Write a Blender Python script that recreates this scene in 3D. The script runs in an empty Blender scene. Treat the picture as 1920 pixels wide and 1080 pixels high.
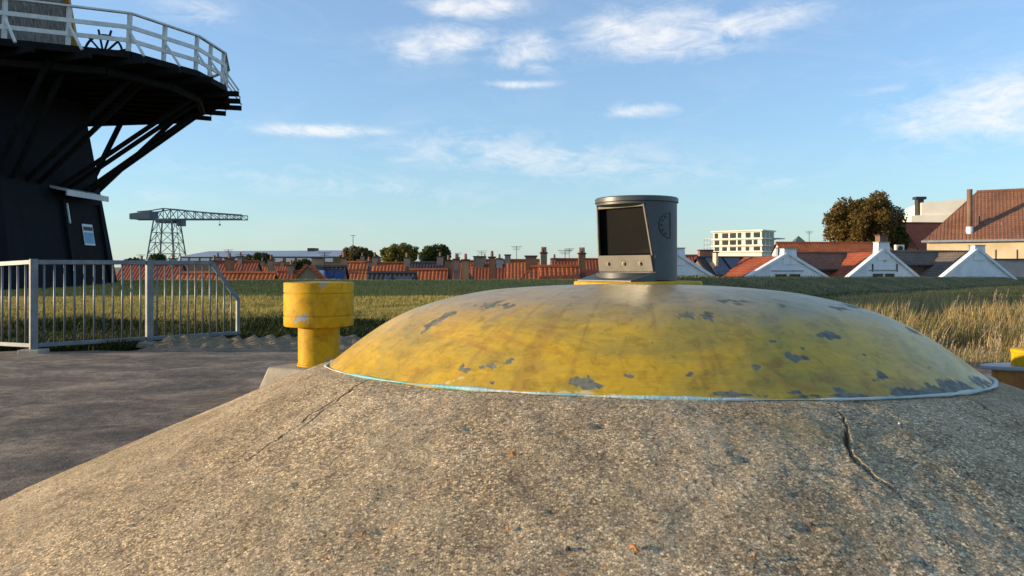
import bpy, math, random
import numpy as np
from mathutils import Vector
random.seed(7); RNG = np.random.default_rng(7)
S = bpy.context.scene
COL = S.collection
R = math.radians
# ------------------------------------------------------------------ camera
EYE = 0.95; F = 1400.0; HZ = 500.0          # eye height, focal length and horizon row in photo pixels
cd = bpy.data.cameras.new('camera'); cam = bpy.data.objects.new('camera', cd); COL.objects.link(cam)
cam.location = (0, 0, EYE); cam.rotation_euler = (R(90), 0, 0)
cd.sensor_width = 36; cd.lens = 36 * F / 1920; cd.shift_y = -(540 - HZ) / 1920
cd.clip_start = 0.05; cd.clip_end = 9000
S.camera = cam
S.render.resolution_x = 1024; S.render.resolution_y = 576
# ------------------------------------------------------------------ light
SUN_EL = 7.0; SUN_BACK = 3.0              # low sun from the left, a little behind the viewer
sd = Vector((-math.cos(R(SUN_BACK)) * math.cos(R(SUN_EL)), -math.sin(R(SUN_BACK)) * math.cos(R(SUN_EL)), math.sin(R(SUN_EL))))
sl = bpy.data.lights.new('sun', 'SUN'); so = bpy.data.objects.new('sun', sl); COL.objects.link(so)
sl.energy = 5.0; sl.angle = R(0.5); sl.color = (1.0, 0.76, 0.47)
so.rotation_euler = sd.to_track_quat('Z', 'Y').to_euler(); so.location = (-20, -5, 30)
S.view_settings.view_transform = 'Standard'; S.view_settings.look = 'None'
S.view_settings.exposure = 0.58; S.view_settings.gamma = 1.0
W = bpy.data.worlds.new('World'); S.world = W; W.use_nodes = True

class NT:
    """small helper for node trees"""
    def __init__(s, tree): s.t = tree; s.n = tree.nodes; s.l = tree.links
    def node(s, typ, **kw):
        n = s.n.new(typ)
        for k, v in kw.items(): setattr(n, k, v)
        return n
    def put(s, sock, v):
        if isinstance(v, bpy.types.NodeSocket): s.l.new(v, sock)
        else:
            if isinstance(v, (tuple, list)) and len(v) == 3 and sock.type == 'RGBA': v = (*v, 1)
            sock.default_value = v
    def math(s, op, a, b=0.0, c=0.0, clamp=False):
        n = s.node('ShaderNodeMath', operation=op, use_clamp=clamp)
        s.put(n.inputs[0], a); s.put(n.inputs[1], b); s.put(n.inputs[2], c)
        return n.outputs[0]
    def noise(s, vec, scale, detail=4, rough=0.55, dist=0.0):
        n = s.node('ShaderNodeTexNoise'); s.put(n.inputs['Vector'], vec)
        n.inputs['Scale'].default_value = scale; n.inputs['Detail'].default_value = detail
        n.inputs['Roughness'].default_value = rough; n.inputs['Distortion'].default_value = dist
        return n.outputs['Fac']
    def ramp(s, fac, stops):
        n = s.node('ShaderNodeValToRGB'); cr = n.color_ramp
        while len(cr.elements) < len(stops): cr.elements.new(0.5)
        for e, (p, c) in zip(cr.elements, stops):
            e.position = p; e.color = (*c, 1) if isinstance(c, (tuple, list)) else (c, c, c, 1)
        s.put(n.inputs[0], fac); return n.outputs[0]
    def mix(s, fac, a, b, mode='MIX'):
        n = s.node('ShaderNodeMix', data_type='RGBA', blend_type=mode)
        s.put(n.inputs[0], fac); s.put(n.inputs[6], a); s.put(n.inputs[7], b); return n.outputs[2]
    def scalevec(s, vec, sc):
        n = s.node('ShaderNodeMapping'); s.put(n.inputs[0], vec); n.inputs['Scale'].default_value = sc; return n.outputs[0]
    def bump(s, h, strength, dist, normal=None):
        n = s.node('ShaderNodeBump'); s.put(n.inputs['Height'], h); n.inputs['Strength'].default_value = strength
        n.inputs['Distance'].default_value = dist
        if normal: s.put(n.inputs['Normal'], normal)
        return n.outputs[0]
    def attr(s, name):
        n = s.node('ShaderNodeAttribute', attribute_name=name); return n.outputs['Fac']

# sky: Nishita with wisps of high cloud laid out by azimuth and elevation
nt = NT(W.node_tree); W.node_tree.nodes.clear()
sky = nt.node('ShaderNodeTexSky', sky_type='NISHITA')
sky.sun_disc = False; sky.sun_elevation = R(SUN_EL); sky.sun_rotation = math.atan2(sd.x, sd.y)
sky.altitude = 0; sky.air_density = 1.0; sky.dust_density = 0.15; sky.ozone_density = 3.0
tc = nt.node('ShaderNodeTexCoord'); sp = nt.node('ShaderNodeSeparateXYZ'); nt.l.new(tc.outputs['Generated'], sp.inputs[0])
dx, dy, dz = sp.outputs
az = nt.math('MULTIPLY', nt.math('ARCTAN2', dx, dy), 57.2958)
el = nt.math('MULTIPLY', nt.math('ARCSINE', dz), 57.2958)
cv = nt.node('ShaderNodeCombineXYZ'); nt.put(cv.inputs[0], az); nt.put(cv.inputs[1], el)
streak = nt.noise(nt.scalevec(cv.outputs[0], (0.11, 0.36, 1)), 1.0, 9, 0.66, 0.9)
fine = nt.noise(nt.scalevec(cv.outputs[0], (0.34, 0.80, 1)), 1.0, 9, 0.70, 0.6)
def pix_dir(px, py):
    v = Vector(((px - 960) / F, 1, (HZ - py) / F)).normalized()
    return math.degrees(math.atan2(v.x, v.y)), math.degrees(math.asin(v.z))
total = None
CLOUDS = [(1240, 62, 150, 42, 1.1, -3), (1390, 48, 140, 26, .95, 6), (985, 98, 70, 34, 1.0, 0), (880, 12, 110, 24, .9, 0), (840, 78, 110, 32, .8, 4),
          (775, 92, 40, 26, 1.0, 0), (965, 158, 75, 8, .9, 0), (610, 245, 125, 12, .95, 1), (1010, 295, 320, 42, .62, -5), (1200, 207, 75, 14, .8, 0), (1140, 278, 60, 9, .4, 0),
          (1680, 166, 90, 8, .45, 0), (1880, 200, 170, 55, .95, 5), (1790, 258, 140, 22, .45, 0), (365, 18, 80, 26, .5, 0), (1450, 342, 60, 14, .4, 0),
          (640, 345, 320, 30, .42, -3), (1700, 118, 60, 10, .25, 0), (440, 228, 50, 8, .3, 0), (760, 298, 50, 9, .4, 0), (320, 370, 60, 14, .35, 0),
          (2250, 90, 200, 45, .8, 4), (2500, 250, 240, 30, .5, 0), (-300, 120, 240, 45, .7, 4), (-700, 260, 260, 35, .6, 0)]
for (px, py, rx, ry, amp, tilt) in CLOUDS:
    a0, e0 = pix_dir(px, py); k = math.degrees(1 / F)
    ra, re = rx * k, ry * k
    da = nt.math('SUBTRACT', az, a0); de = nt.math('SUBTRACT', el, e0)
    de = nt.math('SUBTRACT', de, nt.math('MULTIPLY', da, math.tan(R(tilt))))
    q = nt.math('ADD', nt.math('POWER', nt.math('ABSOLUTE', nt.math('DIVIDE', da, ra)), 2.0), nt.math('POWER', nt.math('ABSOLUTE', nt.math('DIVIDE', de, re)), 2.0))
    g = nt.math('MULTIPLY', nt.math('EXPONENT', nt.math('MULTIPLY', q, -0.9)), amp)
    total = g if total is None else nt.math('MAXIMUM', total, g)
wis = nt.math('ADD', nt.math('MULTIPLY', streak, 0.6), nt.math('MULTIPLY', fine, 0.75))
m = nt.math('SUBTRACT', nt.math('ADD', nt.math('MULTIPLY', total, 0.60), nt.math('MULTIPLY', wis, 1.9)), 1.34)
cl = nt.math('MULTIPLY', nt.math('MULTIPLY', m, 1.6, clamp=True), nt.math('MULTIPLY', total, 1.5, clamp=True), clamp=True)
hz_ = nt.math('MULTIPLY', nt.math('SUBTRACT', streak, 0.5, clamp=True), 0.5)
cl = nt.math('MAXIMUM', cl, nt.math('MULTIPLY', hz_, nt.math('GREATER_THAN', el, 0.0)))
cloudcol = nt.mix(0.0, (4.5, 4.5, 4.55), (5, 5, 5))
skyt = nt.mix(1.0, sky.outputs[0], (0.93, 1.27, 1.50), 'MULTIPLY')      # white balance of the photograph
skyt = nt.mix(0.22, skyt, (3.6, 3.9, 4.2))                                   # thin even veil of high cloud
veil = nt.math('MULTIPLY', nt.math('EXPONENT', nt.math('MULTIPLY', nt.math('ABSOLUTE', el), -0.16)), 0.62)
skyt = nt.mix(veil, skyt, (2.55, 2.98, 3.15))                                # pale air above the horizon, all round
skyc = nt.mix(nt.math('MULTIPLY', cl, 0.8), skyt, cloudcol)
bg = nt.node('ShaderNodeBackground'); nt.put(bg.inputs[0], skyc); bg.inputs[1].default_value = 0.15
wo = nt.node('ShaderNodeOutputWorld'); nt.l.new(bg.outputs[0], wo.inputs[0])

# ------------------------------------------------------------------ helpers
def at(px, py, d): return Vector(((px - 960) / F * d, d, EYE - (py - HZ) / F * d))
def smooth(a, b, t): t = np.clip((t - a) / (b - a), 0, 1); return t * t * (3 - 2 * t)
MATS = {}
def newmat(name):
    m = bpy.data.materials.new(name); m.use_nodes = True; n = NT(m.node_tree); m.node_tree.nodes.clear()
    b = n.node('ShaderNodeBsdfPrincipled'); o = n.node('ShaderNodeOutputMaterial'); n.l.new(b.outputs[0], o.inputs[0])
    MATS[name] = m; c = n.node('ShaderNodeTexCoord').outputs['Object']
    return m, n, b, c
def pm(name, c1, c2, scale=3.0, rough=0.7, bump=0.0, bscale=None, metal=0.0, stretch=(1, 1, 1), spec=0.5, coat=0.0, lo=.35, hi=.65):
    m, n, b, c = newmat(name)
    c = n.scalevec(c, stretch)
    f = n.noise(c, scale, 6, 0.6)
    n.put(b.inputs['Base Color'], n.ramp(f, [(lo, c1), (hi, c2)]))
    b.inputs['Roughness'].default_value = rough; b.inputs['Metallic'].default_value = metal
    b.inputs['Specular IOR Level'].default_value = spec; b.inputs['Coat Weight'].default_value = coat
    if bump: n.put(b.inputs['Normal'], n.bump(n.noise(c, bscale or scale * 6, 5, .6), 0.6, bump))
    return m
class MB:
    def __init__(s): s.v = []; s.f = []
    def poly(s, pts, faces):
        o = len(s.v); s.v += [tuple(p) for p in pts]; s.f += [tuple(i + o for i in f) for f in faces]; return s
    def hexa(s, p): return s.poly(p, [(0, 3, 2, 1), (4, 5, 6, 7), (0, 1, 5, 4), (1, 2, 6, 5), (2, 3, 7, 6), (3, 0, 4, 7)])
    def box(s, lo, hi):
        (a, b, c), (d, e, f) = lo, hi
        return s.hexa([(a, b, c), (d, b, c), (d, e, c), (a, e, c), (a, b, f), (d, b, f), (d, e, f), (a, e, f)])
    def beam(s, p, q, w, h=None, up=(0, 0, 1)):
        h = h or w; p = Vector(p); q = Vector(q); d = (q - p).normalized(); u = Vector(up)
        if abs(d.dot(u)) > .98: u = Vector((0, 1, 0)) if abs(d.y) < .9 else Vector((1, 0, 0))
        a = d.cross(u).normalized() * w / 2; b = a.cross(d).normalized() * h / 2
        return s.hexa([p - a - b, p + a - b, p + a + b, p - a + b, q - a - b, q + a - b, q + a + b, q - a + b])
    def prism(s, pts, off):
        n = len(pts); off = Vector(off); a = [Vector(p) for p in pts]; b = [p + off for p in a]
        return s.poly(a + b, [tuple(range(n))[::-1], tuple(range(n, 2 * n))] + [(i, (i + 1) % n, (i + 1) % n + n, i + n) for i in range(n)])
    def lathe(s, prof, c=(0, 0, 0), n=48, cap=True):
        o = len(s.v)
        for r, z in prof:
            for i in range(n):
                t = 2 * math.pi * i / n; s.v.append((c[0] + r * math.cos(t), c[1] + r * math.sin(t), c[2] + z))
        for k in range(len(prof) - 1):
            for i in range(n):
                j = (i + 1) % n; s.f.append((o + k * n + i, o + k * n + j, o + (k + 1) * n + j, o + (k + 1) * n + i))
        if cap:
            s.f.append(tuple(o + i for i in range(n))[::-1]); k = len(prof) - 1
            s.f.append(tuple(o + k * n + i for i in range(n)))
        return s
    def cyl(s, p, q, r, n=10, r2=None):
        p = Vector(p); q = Vector(q); d = (q - p).normalized(); a = d.orthogonal().normalized(); b = d.cross(a); r2 = r if r2 is None else r2
        o = len(s.v)
        for c, rr in ((p, r), (q, r2)):
            for i in range(n):
                t = 2 * math.pi * i / n; s.v.append(tuple(c + a * rr * math.cos(t) + b * rr * math.sin(t)))
        s.f += [(o + i, o + (i + 1) % n, o + n + (i + 1) % n, o + n + i) for i in range(n)]
        s.f += [tuple(o + i for i in range(n))[::-1], tuple(o + n + i for i in range(n))]
        return s
    def build(s, name, mat, parent=None, smooth_=False, bevel=0.0):
        return mesh_obj(name, np.array(s.v, float), s.f, mat, parent, smooth_, bevel)
LOC = {}
def mesh_obj(name, v, f, mat, parent=None, smooth_=False, bevel=0.0):
    me = bpy.data.meshes.new(name)
    off = np.array(LOC.get(parent.name, (0, 0, 0))) if parent else np.zeros(3)
    v = np.asarray(v, float)
    me.from_pydata((v - off).tolist() if not isinstance(f, np.ndarray) else [], [], f if not isinstance(f, np.ndarray) else [])
    if isinstance(f, np.ndarray):
        fast_mesh(me, v - off, f)
    me.validate(); me.update()
    o = bpy.data.objects.new(name, me); COL.objects.link(o)
    if parent: o.parent = parent; LOC[o.name] = tuple(off)
    else: LOC[o.name] = (0, 0, 0)
    me.materials.append(MATS[mat] if isinstance(mat, str) else mat)
    if smooth_: me.polygons.foreach_set('use_smooth', np.ones(len(me.polygons), bool))
    if bevel:
        b = o.modifiers.new('bevel', 'BEVEL'); b.width = bevel; b.segments = 2; b.limit_method = 'ANGLE'; b.angle_limit = R(40)
    return o
def fast_mesh(me, v, f):
    n = len(v); k = f.shape[1]
    me.vertices.add(n); me.vertices.foreach_set('co', v.astype(np.float32).ravel())
    me.loops.add(f.size); me.loops.foreach_set('vertex_index', f.astype(np.int32).ravel())
    me.polygons.add(len(f)); me.polygons.foreach_set('loop_start', np.arange(0, f.size, k, dtype=np.int32))
def thing(name, label, cat, loc, group=None):
    o = bpy.data.objects.new(name, None); COL.objects.link(o); o.location = loc; LOC[o.name] = tuple(loc); o.empty_display_size = .2
    o['label'] = label; o['category'] = cat
    if group: o['group'] = group
    return o
def tag(o, label, cat, group=None):
    o['label'] = label; o['category'] = cat
    if group: o['group'] = group
    return o
def struct(o, kind='structure', label=None):
    o['kind'] = kind
    if label: o['label'] = label
    return o
def vnoise(p, seed=0):
    """cheap smooth 2-d value noise, array in array out"""
    x, y = p; xi = np.floor(x).astype(np.int64); yi = np.floor(y).astype(np.int64); fx = x - xi; fy = y - yi
    def h(a, b):
        n = (a * 374761393 + b * 668265263 + seed * 982451653) & 0x7fffffff
        n = ((n ^ (n >> 13)) * 1274126177) & 0x7fffffff
        return (n ^ (n >> 16)) % 65536 / 65535.0
    fx = fx * fx * (3 - 2 * fx); fy = fy * fy * (3 - 2 * fy)
    return (h(xi, yi) * (1 - fx) + h(xi + 1, yi) * fx) * (1 - fy) + (h(xi, yi + 1) * (1 - fx) + h(xi + 1, yi + 1) * fx) * fy
def fbm(x, y, sc, oct_=4, seed=0):
    t = 0; a = .5
    for i in range(oct_): t = t + a * (vnoise((x * sc, y * sc), seed + i) - .5); sc *= 2.03; a *= .5
    return t

# ------------------------------------------------------------------ materials
def mat_concrete():
    m, n, b, c = newmat('concrete_slope')
    big = n.noise(c, 1.3, 5, .6); mid = n.noise(c, 9, 6, .65)
    col = n.ramp(n.math('ADD', n.math('MULTIPLY', big, .55), n.math('MULTIPLY', mid, .45)), [(.34, (.32, .25, .165)), (.48, (.50, .40, .265)), (.64, (.66, .54, .37))])
    v = n.node('ShaderNodeTexVoronoi'); n.put(v.inputs['Vector'], c); v.inputs['Scale'].default_value = 150
    sv = n.node('ShaderNodeSeparateColor'); n.l.new(v.outputs['Color'], sv.inputs[0])
    tone = n.ramp(sv.outputs[0], [(0.0, (.22, .21, .20)), (.28, (.62, .58, .52)), (.6, (1.1, 1.05, .95)), (.88, (1.6, 1.5, 1.3)), (1.0, (2.3, 2.2, 2.0))])
    edge = n.math('MULTIPLY', v.outputs['Distance'], 1.1)
    tone = n.mix(n.ramp(edge, [(.35, 0.0), (.8, .75)]), tone, (.42, .38, .33))
    g2 = n.noise(c, 230, 4, .75)
    tone2 = n.ramp(g2, [(.33, (.28, .26, .24)), (.5, (1.05, 1.03, 1)), (.66, (1.75, 1.68, 1.55))])
    col = n.mix(n.ramp(n.noise(c, 3.1, 4, .6), [(.3, .45), (.65, .95)]), col, n.mix(1.0, col, tone, 'MULTIPLY'))
    col = n.mix(.9, col, n.mix(1.0, col, tone2, 'MULTIPLY'))
    rust = n.math('MULTIPLY', n.ramp(sv.outputs[1], [(.965, 0.0), (.98, 1.0)]), n.ramp(n.noise(c, 4, 3), [(.45, 0.0), (.6, .8)]))
    col = n.mix(rust, col, (.42, .20, .06))
    pits = n.ramp(n.noise(c, 55, 5, .75), [(.585, 0.0), (.635, 1.0)])
    col = n.mix(n.math('MULTIPLY', pits, .8), col, (.09, .078, .062))
    stain = n.ramp(n.noise(c, 1.1, 8, .72, .7), [(.50, 0.0), (.64, .55)]); col = n.mix(stain, col, n.mix(1.0, col, (.52, .50, .47), 'MULTIPLY'))
    lich = n.ramp(n.noise(c, 2.2, 6, .7, .4), [(.55, 0.0), (.72, .55)])
    col = n.mix(lich, col, (.30, .25, .12))
    col = n.mix(n.math('MULTIPLY', n.attr('crack'), .8), col, (.06, .052, .045))
    n.put(b.inputs['Base Color'], col); b.inputs['Roughness'].default_value = .93; b.inputs['Specular IOR Level'].default_value = .25
    hgt = n.math('ADD', n.math('MULTIPLY', sv.outputs[0], .35), n.math('SUBTRACT', n.math('MULTIPLY', g2, .8), n.math('MULTIPLY', pits, 1.1)))
    n.put(b.inputs['Normal'], n.bump(hgt, .7, .0045, n.bump(mid, .5, .02)))
mat_concrete()
def mat_dome():
    m, n, b, c = newmat('yellow_dome_paint')
    cs = n.scalevec(c, (1, 1, 2.6))
    f = n.noise(cs, 3.2, 8, .70, .8)
    col = n.ramp(f, [(.30, (.50, .30, .012)), (.44, (.60, .36, .010)), (.62, (.66, .405, .012))])
    green = n.ramp(n.noise(cs, 2.1, 8, .68, 1.0), [(.45, 0.0), (.63, .68)]); col = n.mix(green, col, (.30, .24, .045))
    rs = n.ramp(n.noise(cs, 2.9, 6, .68, 1.2), [(.55, 0.0), (.68, .65)]); col = n.mix(rs, col, (.42, .20, .025))
    brush = n.noise(n.scalevec(c, (6, 6, 110)), 1.0, 6, .65, .3)
    col = n.mix(n.ramp(brush, [(.42, 0.0), (.7, .28)]), col, (.26, .19, .035))
    grime = n.math('MULTIPLY', n.attr('grime'), n.ramp(n.noise(cs, 3.4, 6, .7, .8), [(.30, .40), (.62, .82)])); col = n.mix(grime, col, (.34, .265, .16))
    col = n.mix(n.attr('streak'), col, (.30, .15, .03))
    mot = n.ramp(n.noise(c, 17, 8, .75, .6), [(.36, (.62, .60, .5)), (.5, (1, 1, 1)), (.66, (1.12, 1.1, 1.2))]); col = n.mix(.75, col, n.mix(1.0, col, mot, 'MULTIPLY'))
    col = n.mix(n.attr('scuff'), col, (.72, .66, .45))
    spk = n.ramp(n.noise(c, 34, 4, .7), [(.70, 0.0), (.72, 1.0)])
    chip = n.math('MAXIMUM', n.attr('chip'), spk)
    col = n.mix(chip, col, n.ramp(n.noise(c, 30, 4), [(.4, (.10, .11, .085)), (.65, (.21, .205, .15))]))
    n.put(b.inputs['Base Color'], col)
    n.put(b.inputs['Roughness'], n.mix(chip, n.ramp(f, [(.3, .42), (.7, .32)]), (.7, .7, .7)))
    b.inputs['Specular IOR Level'].default_value = .5
    h = n.math('SUBTRACT', n.math('ADD', n.math('MULTIPLY', n.noise(c, 55, 4), .25), n.math('MULTIPLY', brush, .2)), chip)
    n.put(b.inputs['Normal'], n.bump(h, .5, .0022, n.bump(n.noise(c, 5, 3), .25, .02)))
mat_dome()
def mat_yellow(name, base=(.60, .35, .006)):
    m, n, b, c = newmat(name)
    f = n.noise(c, 4, 5, .6); col = n.ramp(f, [(.3, tuple(x * .72 for x in base)), (.6, base)])
    col = n.mix(n.ramp(n.noise(c, 9, 5, .7, .8), [(.55, 0.0), (.70, .7)]), col, (.36, .19, .03))
    mot = n.ramp(n.noise(c, 16, 8, .75, .6), [(.36, (.68, .64, .55)), (.5, (1, 1, 1)), (.66, (1.1, 1.1, 1.2))]); col = n.mix(.8, col, n.mix(1.0, col, mot, 'MULTIPLY'))
    drip = n.ramp(n.noise(n.scalevec(c, (9, 9, .8)), 1.6, 5, .65), [(.56, 0.0), (.72, .55)]); col = n.mix(drip, col, (.33, .20, .05))
    ch = n.ramp(n.noise(c, 5.5, 4, .6), [(.63, 0.0), (.645, 1.0)]); col = n.mix(ch, col, (.30, .32, .35))
    n.put(b.inputs['Base Color'], col); b.inputs['Roughness'].default_value = .62; b.inputs['Specular IOR Level'].default_value = .22
    n.put(b.inputs['Normal'], n.bump(n.math('SUBTRACT', n.noise(c, 30, 4), ch), .35, .003))
mat_yellow('yellow_paint'); 
pm('rusty_yellow', (.55, .25, .02), (.30, .10, .02), 6, .5, .004)
pm('seal', (.66, .64, .58), (.20, .50, .54), 2.6, .75, .01, 60, lo=.42, hi=.58)
pm('gunmetal', (.060, .066, .074), (.085, .09, .095), 5, .48, .001, 60, metal=.15)
pm('gunmetal_rim', (.07, .075, .08), (.10, .105, .11), 8, .42, .001, 60, metal=.3)
pm('plate_metal', (.10, .092, .075), (.16, .145, .115), 14, .6, .001, 60)
pm('dark_glass', (.008, .008, .007), (.010, .010, .009), 9, .12, .0004, 7, stretch=(1, 1, 2), spec=.3)
pm('bolt', (.05, .045, .04), (.12, .10, .08), 40, .5, metal=.6)
pm('engraving', (.015, .016, .018), (.03, .03, .032), 40, .6)
def mat_platform():
    m, n, b, c = newmat('platform_surface')
    cs = n.scalevec(c, (.9, 1.15, 1))
    a = n.noise(cs, 1.9, 10, .74, .6); d = n.noise(c, 14, 6, .7)
    col = n.ramp(n.math('ADD', n.math('MULTIPLY', a, .7), n.math('MULTIPLY', d, .3)), [(.38, (.060, .049, .037)), (.465, (.135, .105, .075)), (.53, (.22, .165, .11)), (.62, (.38, .29, .195))])  # darker patches stand in for long shadows across the platform
    col = n.mix(.6, col, n.mix(1.0, col, n.ramp(n.noise(c, 120, 3, .7), [(.3, (.5, .5, .5)), (.7, (1.5, 1.45, 1.4))]), 'MULTIPLY'))
    n.put(b.inputs['Base Color'], col); b.inputs['Roughness'].default_value = .92
    n.put(b.inputs['Normal'], n.bump(n.math('ADD', d, n.math('MULTIPLY', n.noise(c, 90, 3), .4)), .6, .02))
mat_platform()
def mat_ground():
    m, n, b, c = newmat('turf')
    a = n.noise(n.scalevec(c, (.6, 1.6, 1)), .9, 6, .65); d = n.noise(c, 9, 5, .7)
    col = n.ramp(n.math('ADD', n.math('MULTIPLY', a, .6), n.math('MULTIPLY', d, .4)), [(.34, (.05, .055, .014)), (.48, (.13, .12, .032)), (.60, (.23, .19, .065)), (.72, (.32, .26, .12))])
    n.put(b.inputs['Base Color'], col); b.inputs['Roughness'].default_value = .95
    n.put(b.inputs['Normal'], n.bump(n.noise(c, 14, 6, .75), .9, .09))
mat_ground()
pm('sand', (.16, .115, .065), (.34, .25, .14), 9, .95, .05, 30)
pm('plinth', (.27, .235, .18), (.42, .37, .28), 7, .9, .01, 60)
def mat_leafy(name, cols, trans=.25, rough=.6):
    m, n, b, c = newmat(name)
    g = n.node('ShaderNodeNewGeometry').outputs['Random Per Island']
    st = [(i / max(1, len(cols) - 1), k) for i, k in enumerate(cols)]
    n.put(b.inputs['Base Color'], n.ramp(g, st)); b.inputs['Roughness'].default_value = rough; b.inputs['Specular IOR Level'].default_value = .2
    if trans:
        t = n.node('ShaderNodeBsdfTranslucent'); n.put(t.inputs[0], n.ramp(g, st)); mx = n.node('ShaderNodeMixShader'); mx.inputs[0].default_value = trans
        o = [x for x in n.n if x.type == 'OUTPUT_MATERIAL'][0]; n.l.new(b.outputs[0], mx.inputs[1]); n.l.new(t.outputs[0], mx.inputs[2]); n.l.new(mx.outputs[0], o.inputs[0])
mat_leafy('lawn_blades', [(.20, .19, .03), (.34, .29, .055), (.46, .36, .09), (.58, .45, .18), (.26, .24, .05)])
mat_leafy('weed_blades', [(.02, .035, .008), (.035, .055, .012), (.06, .075, .02), (.03, .04, .012)])  # deep greens hold the shadow lying on the bank
mat_leafy('dry_blades', [(.42, .29, .12), (.52, .38, .19), (.28, .17, .07), (.30, .27, .08), (.18, .18, .05), (.58, .44, .26)])
mat_leafy('dry_plumes', [(.48, .36, .24), (.38, .26, .16), (.55, .44, .31)])
mat_leafy('leaf_green', [(.04, .06, .016), (.07, .09, .022), (.10, .115, .028), (.05, .07, .02)])
mat_leafy('leaf_olive', [(.11, .11, .022), (.18, .16, .03), (.24, .20, .04), (.09, .095, .022)])
mat_leafy('leaf_autumn', [(.12, .085, .022), (.17, .10, .025), (.085, .085, .022), (.21, .11, .03), (.08, .08, .022)])
pm('bark', (.05, .04, .03), (.10, .08, .06), 6, .9, .02)
pm('galvanised', (.15, .165, .18), (.23, .24, .25), 9, .5, metal=.35)
pm('tar_black', (.005, .006, .009), (.009, .010, .014), 3, .8, .01, 20, stretch=(1, 1, .2), spec=.2)
pm('tar_timber', (.004, .004, .004), (.012, .011, .010), 5, .8, .004, spec=.2)
def mat_thatch():
    m, n, b, c = newmat('thatch')
    f = n.noise(n.scalevec(c, (9, 9, 2.2)), 1.5, 7, .7)
    n.put(b.inputs['Base Color'], n.ramp(f, [(.32, (.05, .042, .034)), (.5, (.17, .14, .11)), (.68, (.32, .27, .21))])); b.inputs['Roughness'].default_value = .95
    n.put(b.inputs['Normal'], n.bump(f, .9, .06))
mat_thatch()
pm('white_timber', (.62, .60, .56), (.80, .78, .74), 5, .6)
pm('orange_timber', (.55, .25, .03), (.42, .17, .02), 5, .6)
pm('canopy_grey', (.42, .44, .46), (.56, .57, .57), 5, .5)
pm('paper', (.72, .74, .76), (.80, .80, .80), 3, .7); pm('paper_blue', (.14, .34, .55), (.24, .46, .64), 3, .7)
pm('crane_paint', (.075, .10, .12), (.10, .125, .145), .3, .6)
def mat_tiles(name, a, bcol, dark):
    m, n, b, c = newmat(name)
    f = n.math('ADD', n.math('MULTIPLY', n.noise(c, .7, 5, .6), .5), n.math('MULTIPLY', n.noise(c, 5, 4, .7), .5))
    col = n.ramp(f, [(.34, dark), (.48, a), (.64, bcol)])
    w = n.node('ShaderNodeTexWave', wave_type='BANDS', bands_direction='Z'); n.put(w.inputs['Vector'], c); w.inputs['Scale'].default_value = 1.5; w.inputs['Distortion'].default_value = .3
    col = n.mix(n.ramp(w.outputs['Fac'], [(.0, .45), (.25, 0.0)]), col, dark)
    n.put(b.inputs['Base Color'], col); b.inputs['Roughness'].default_value = .75
    n.put(b.inputs['Normal'], n.bump(w.outputs['Fac'], .6, .04))
mat_tiles('tile_orange', (.45, .108, .026), (.60, .18, .045), (.20, .05, .02))
mat_tiles('tile_red', (.33, .07, .022), (.45, .11, .035), (.15, .04, .02))
mat_tiles('tile_brown', (.22, .095, .05), (.31, .14, .07), (.12, .055, .032))
mat_tiles('tile_dark', (.045, .04, .042), (.075, .065, .06), (.025, .024, .026))
mat_tiles('tile_taupe', (.15, .11, .08), (.21, .155, .11), (.08, .06, .05))
def mat_brick(name, a, b2, mortar):
    m, n, b, c = newmat(name)
    t = n.node('ShaderNodeTexBrick'); n.put(t.inputs['Vector'], n.scalevec(c, (1, 1, 1))); t.inputs['Scale'].default_value = 4.5
    n.put(t.inputs['Color1'], a); n.put(t.inputs['Color2'], b2); n.put(t.inputs['Mortar'], mortar); t.inputs['Mortar Size'].default_value = .03
    n.put(b.inputs['Base Color'], n.mix(n.ramp(n.noise(c, 1.6, 5, .6), [(.35, 0.0), (.7, .5)]), t.outputs[0], tuple(x * .5 for x in a)))
    b.inputs['Roughness'].default_value = .9
mat_brick('brick_brown', (.20, .10, .05), (.26, .14, .075), (.22, .18, .13))
mat_brick('brick_red', (.27, .09, .05), (.33, .13, .07), (.28, .22, .18))
mat_brick('brick_tan', (.30, .20, .10), (.36, .25, .14), (.29, .24, .17))
pm('white_wall', (.66, .68, .69), (.84, .85, .86), 1.7, .8, .01, 6, stretch=(1, 1, .5), lo=.28, hi=.6)
pm('cream_wall', (.56, .45, .28), (.68, .56, .37), .8, .85)
pm('offwhite_wall', (.70, .66, .56), (.78, .74, .64), .4, .8)
pm('grey_wall', (.25, .26, .28), (.33, .34, .35), .6, .8)
pm('roof_metal_grey', (.30, .33, .38), (.38, .41, .45), .1, .55)
pm('window_dark', (.015, .018, .022), (.04, .045, .05), 1.0, .15)
pm('window_pale', (.50, .52, .52), (.62, .62, .60), 1.0, .3)
pm('solar', (.012, .035, .12), (.02, .06, .18), 1.5, .18)
pm('solar_grey', (.05, .065, .09), (.09, .11, .14), 1.5, .15)
pm('dark_trim', (.02, .02, .022), (.045, .042, .04), 3, .6)
pm('zinc', (.26, .28, .30), (.36, .37, .38), 4, .45, metal=.3)
pm('skylight_glass', (.62, .68, .74), (.74, .78, .82), 2, .08)
pm('leaf_litter', (.50, .20, .03), (.38, .15, .04), 20, .7)
pm('white_chip', (.7, .7, .68), (.8, .8, .78), 20, .7); pm('dark_chip', (.03, .03, .032), (.07, .068, .065), 20, .8)

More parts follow.
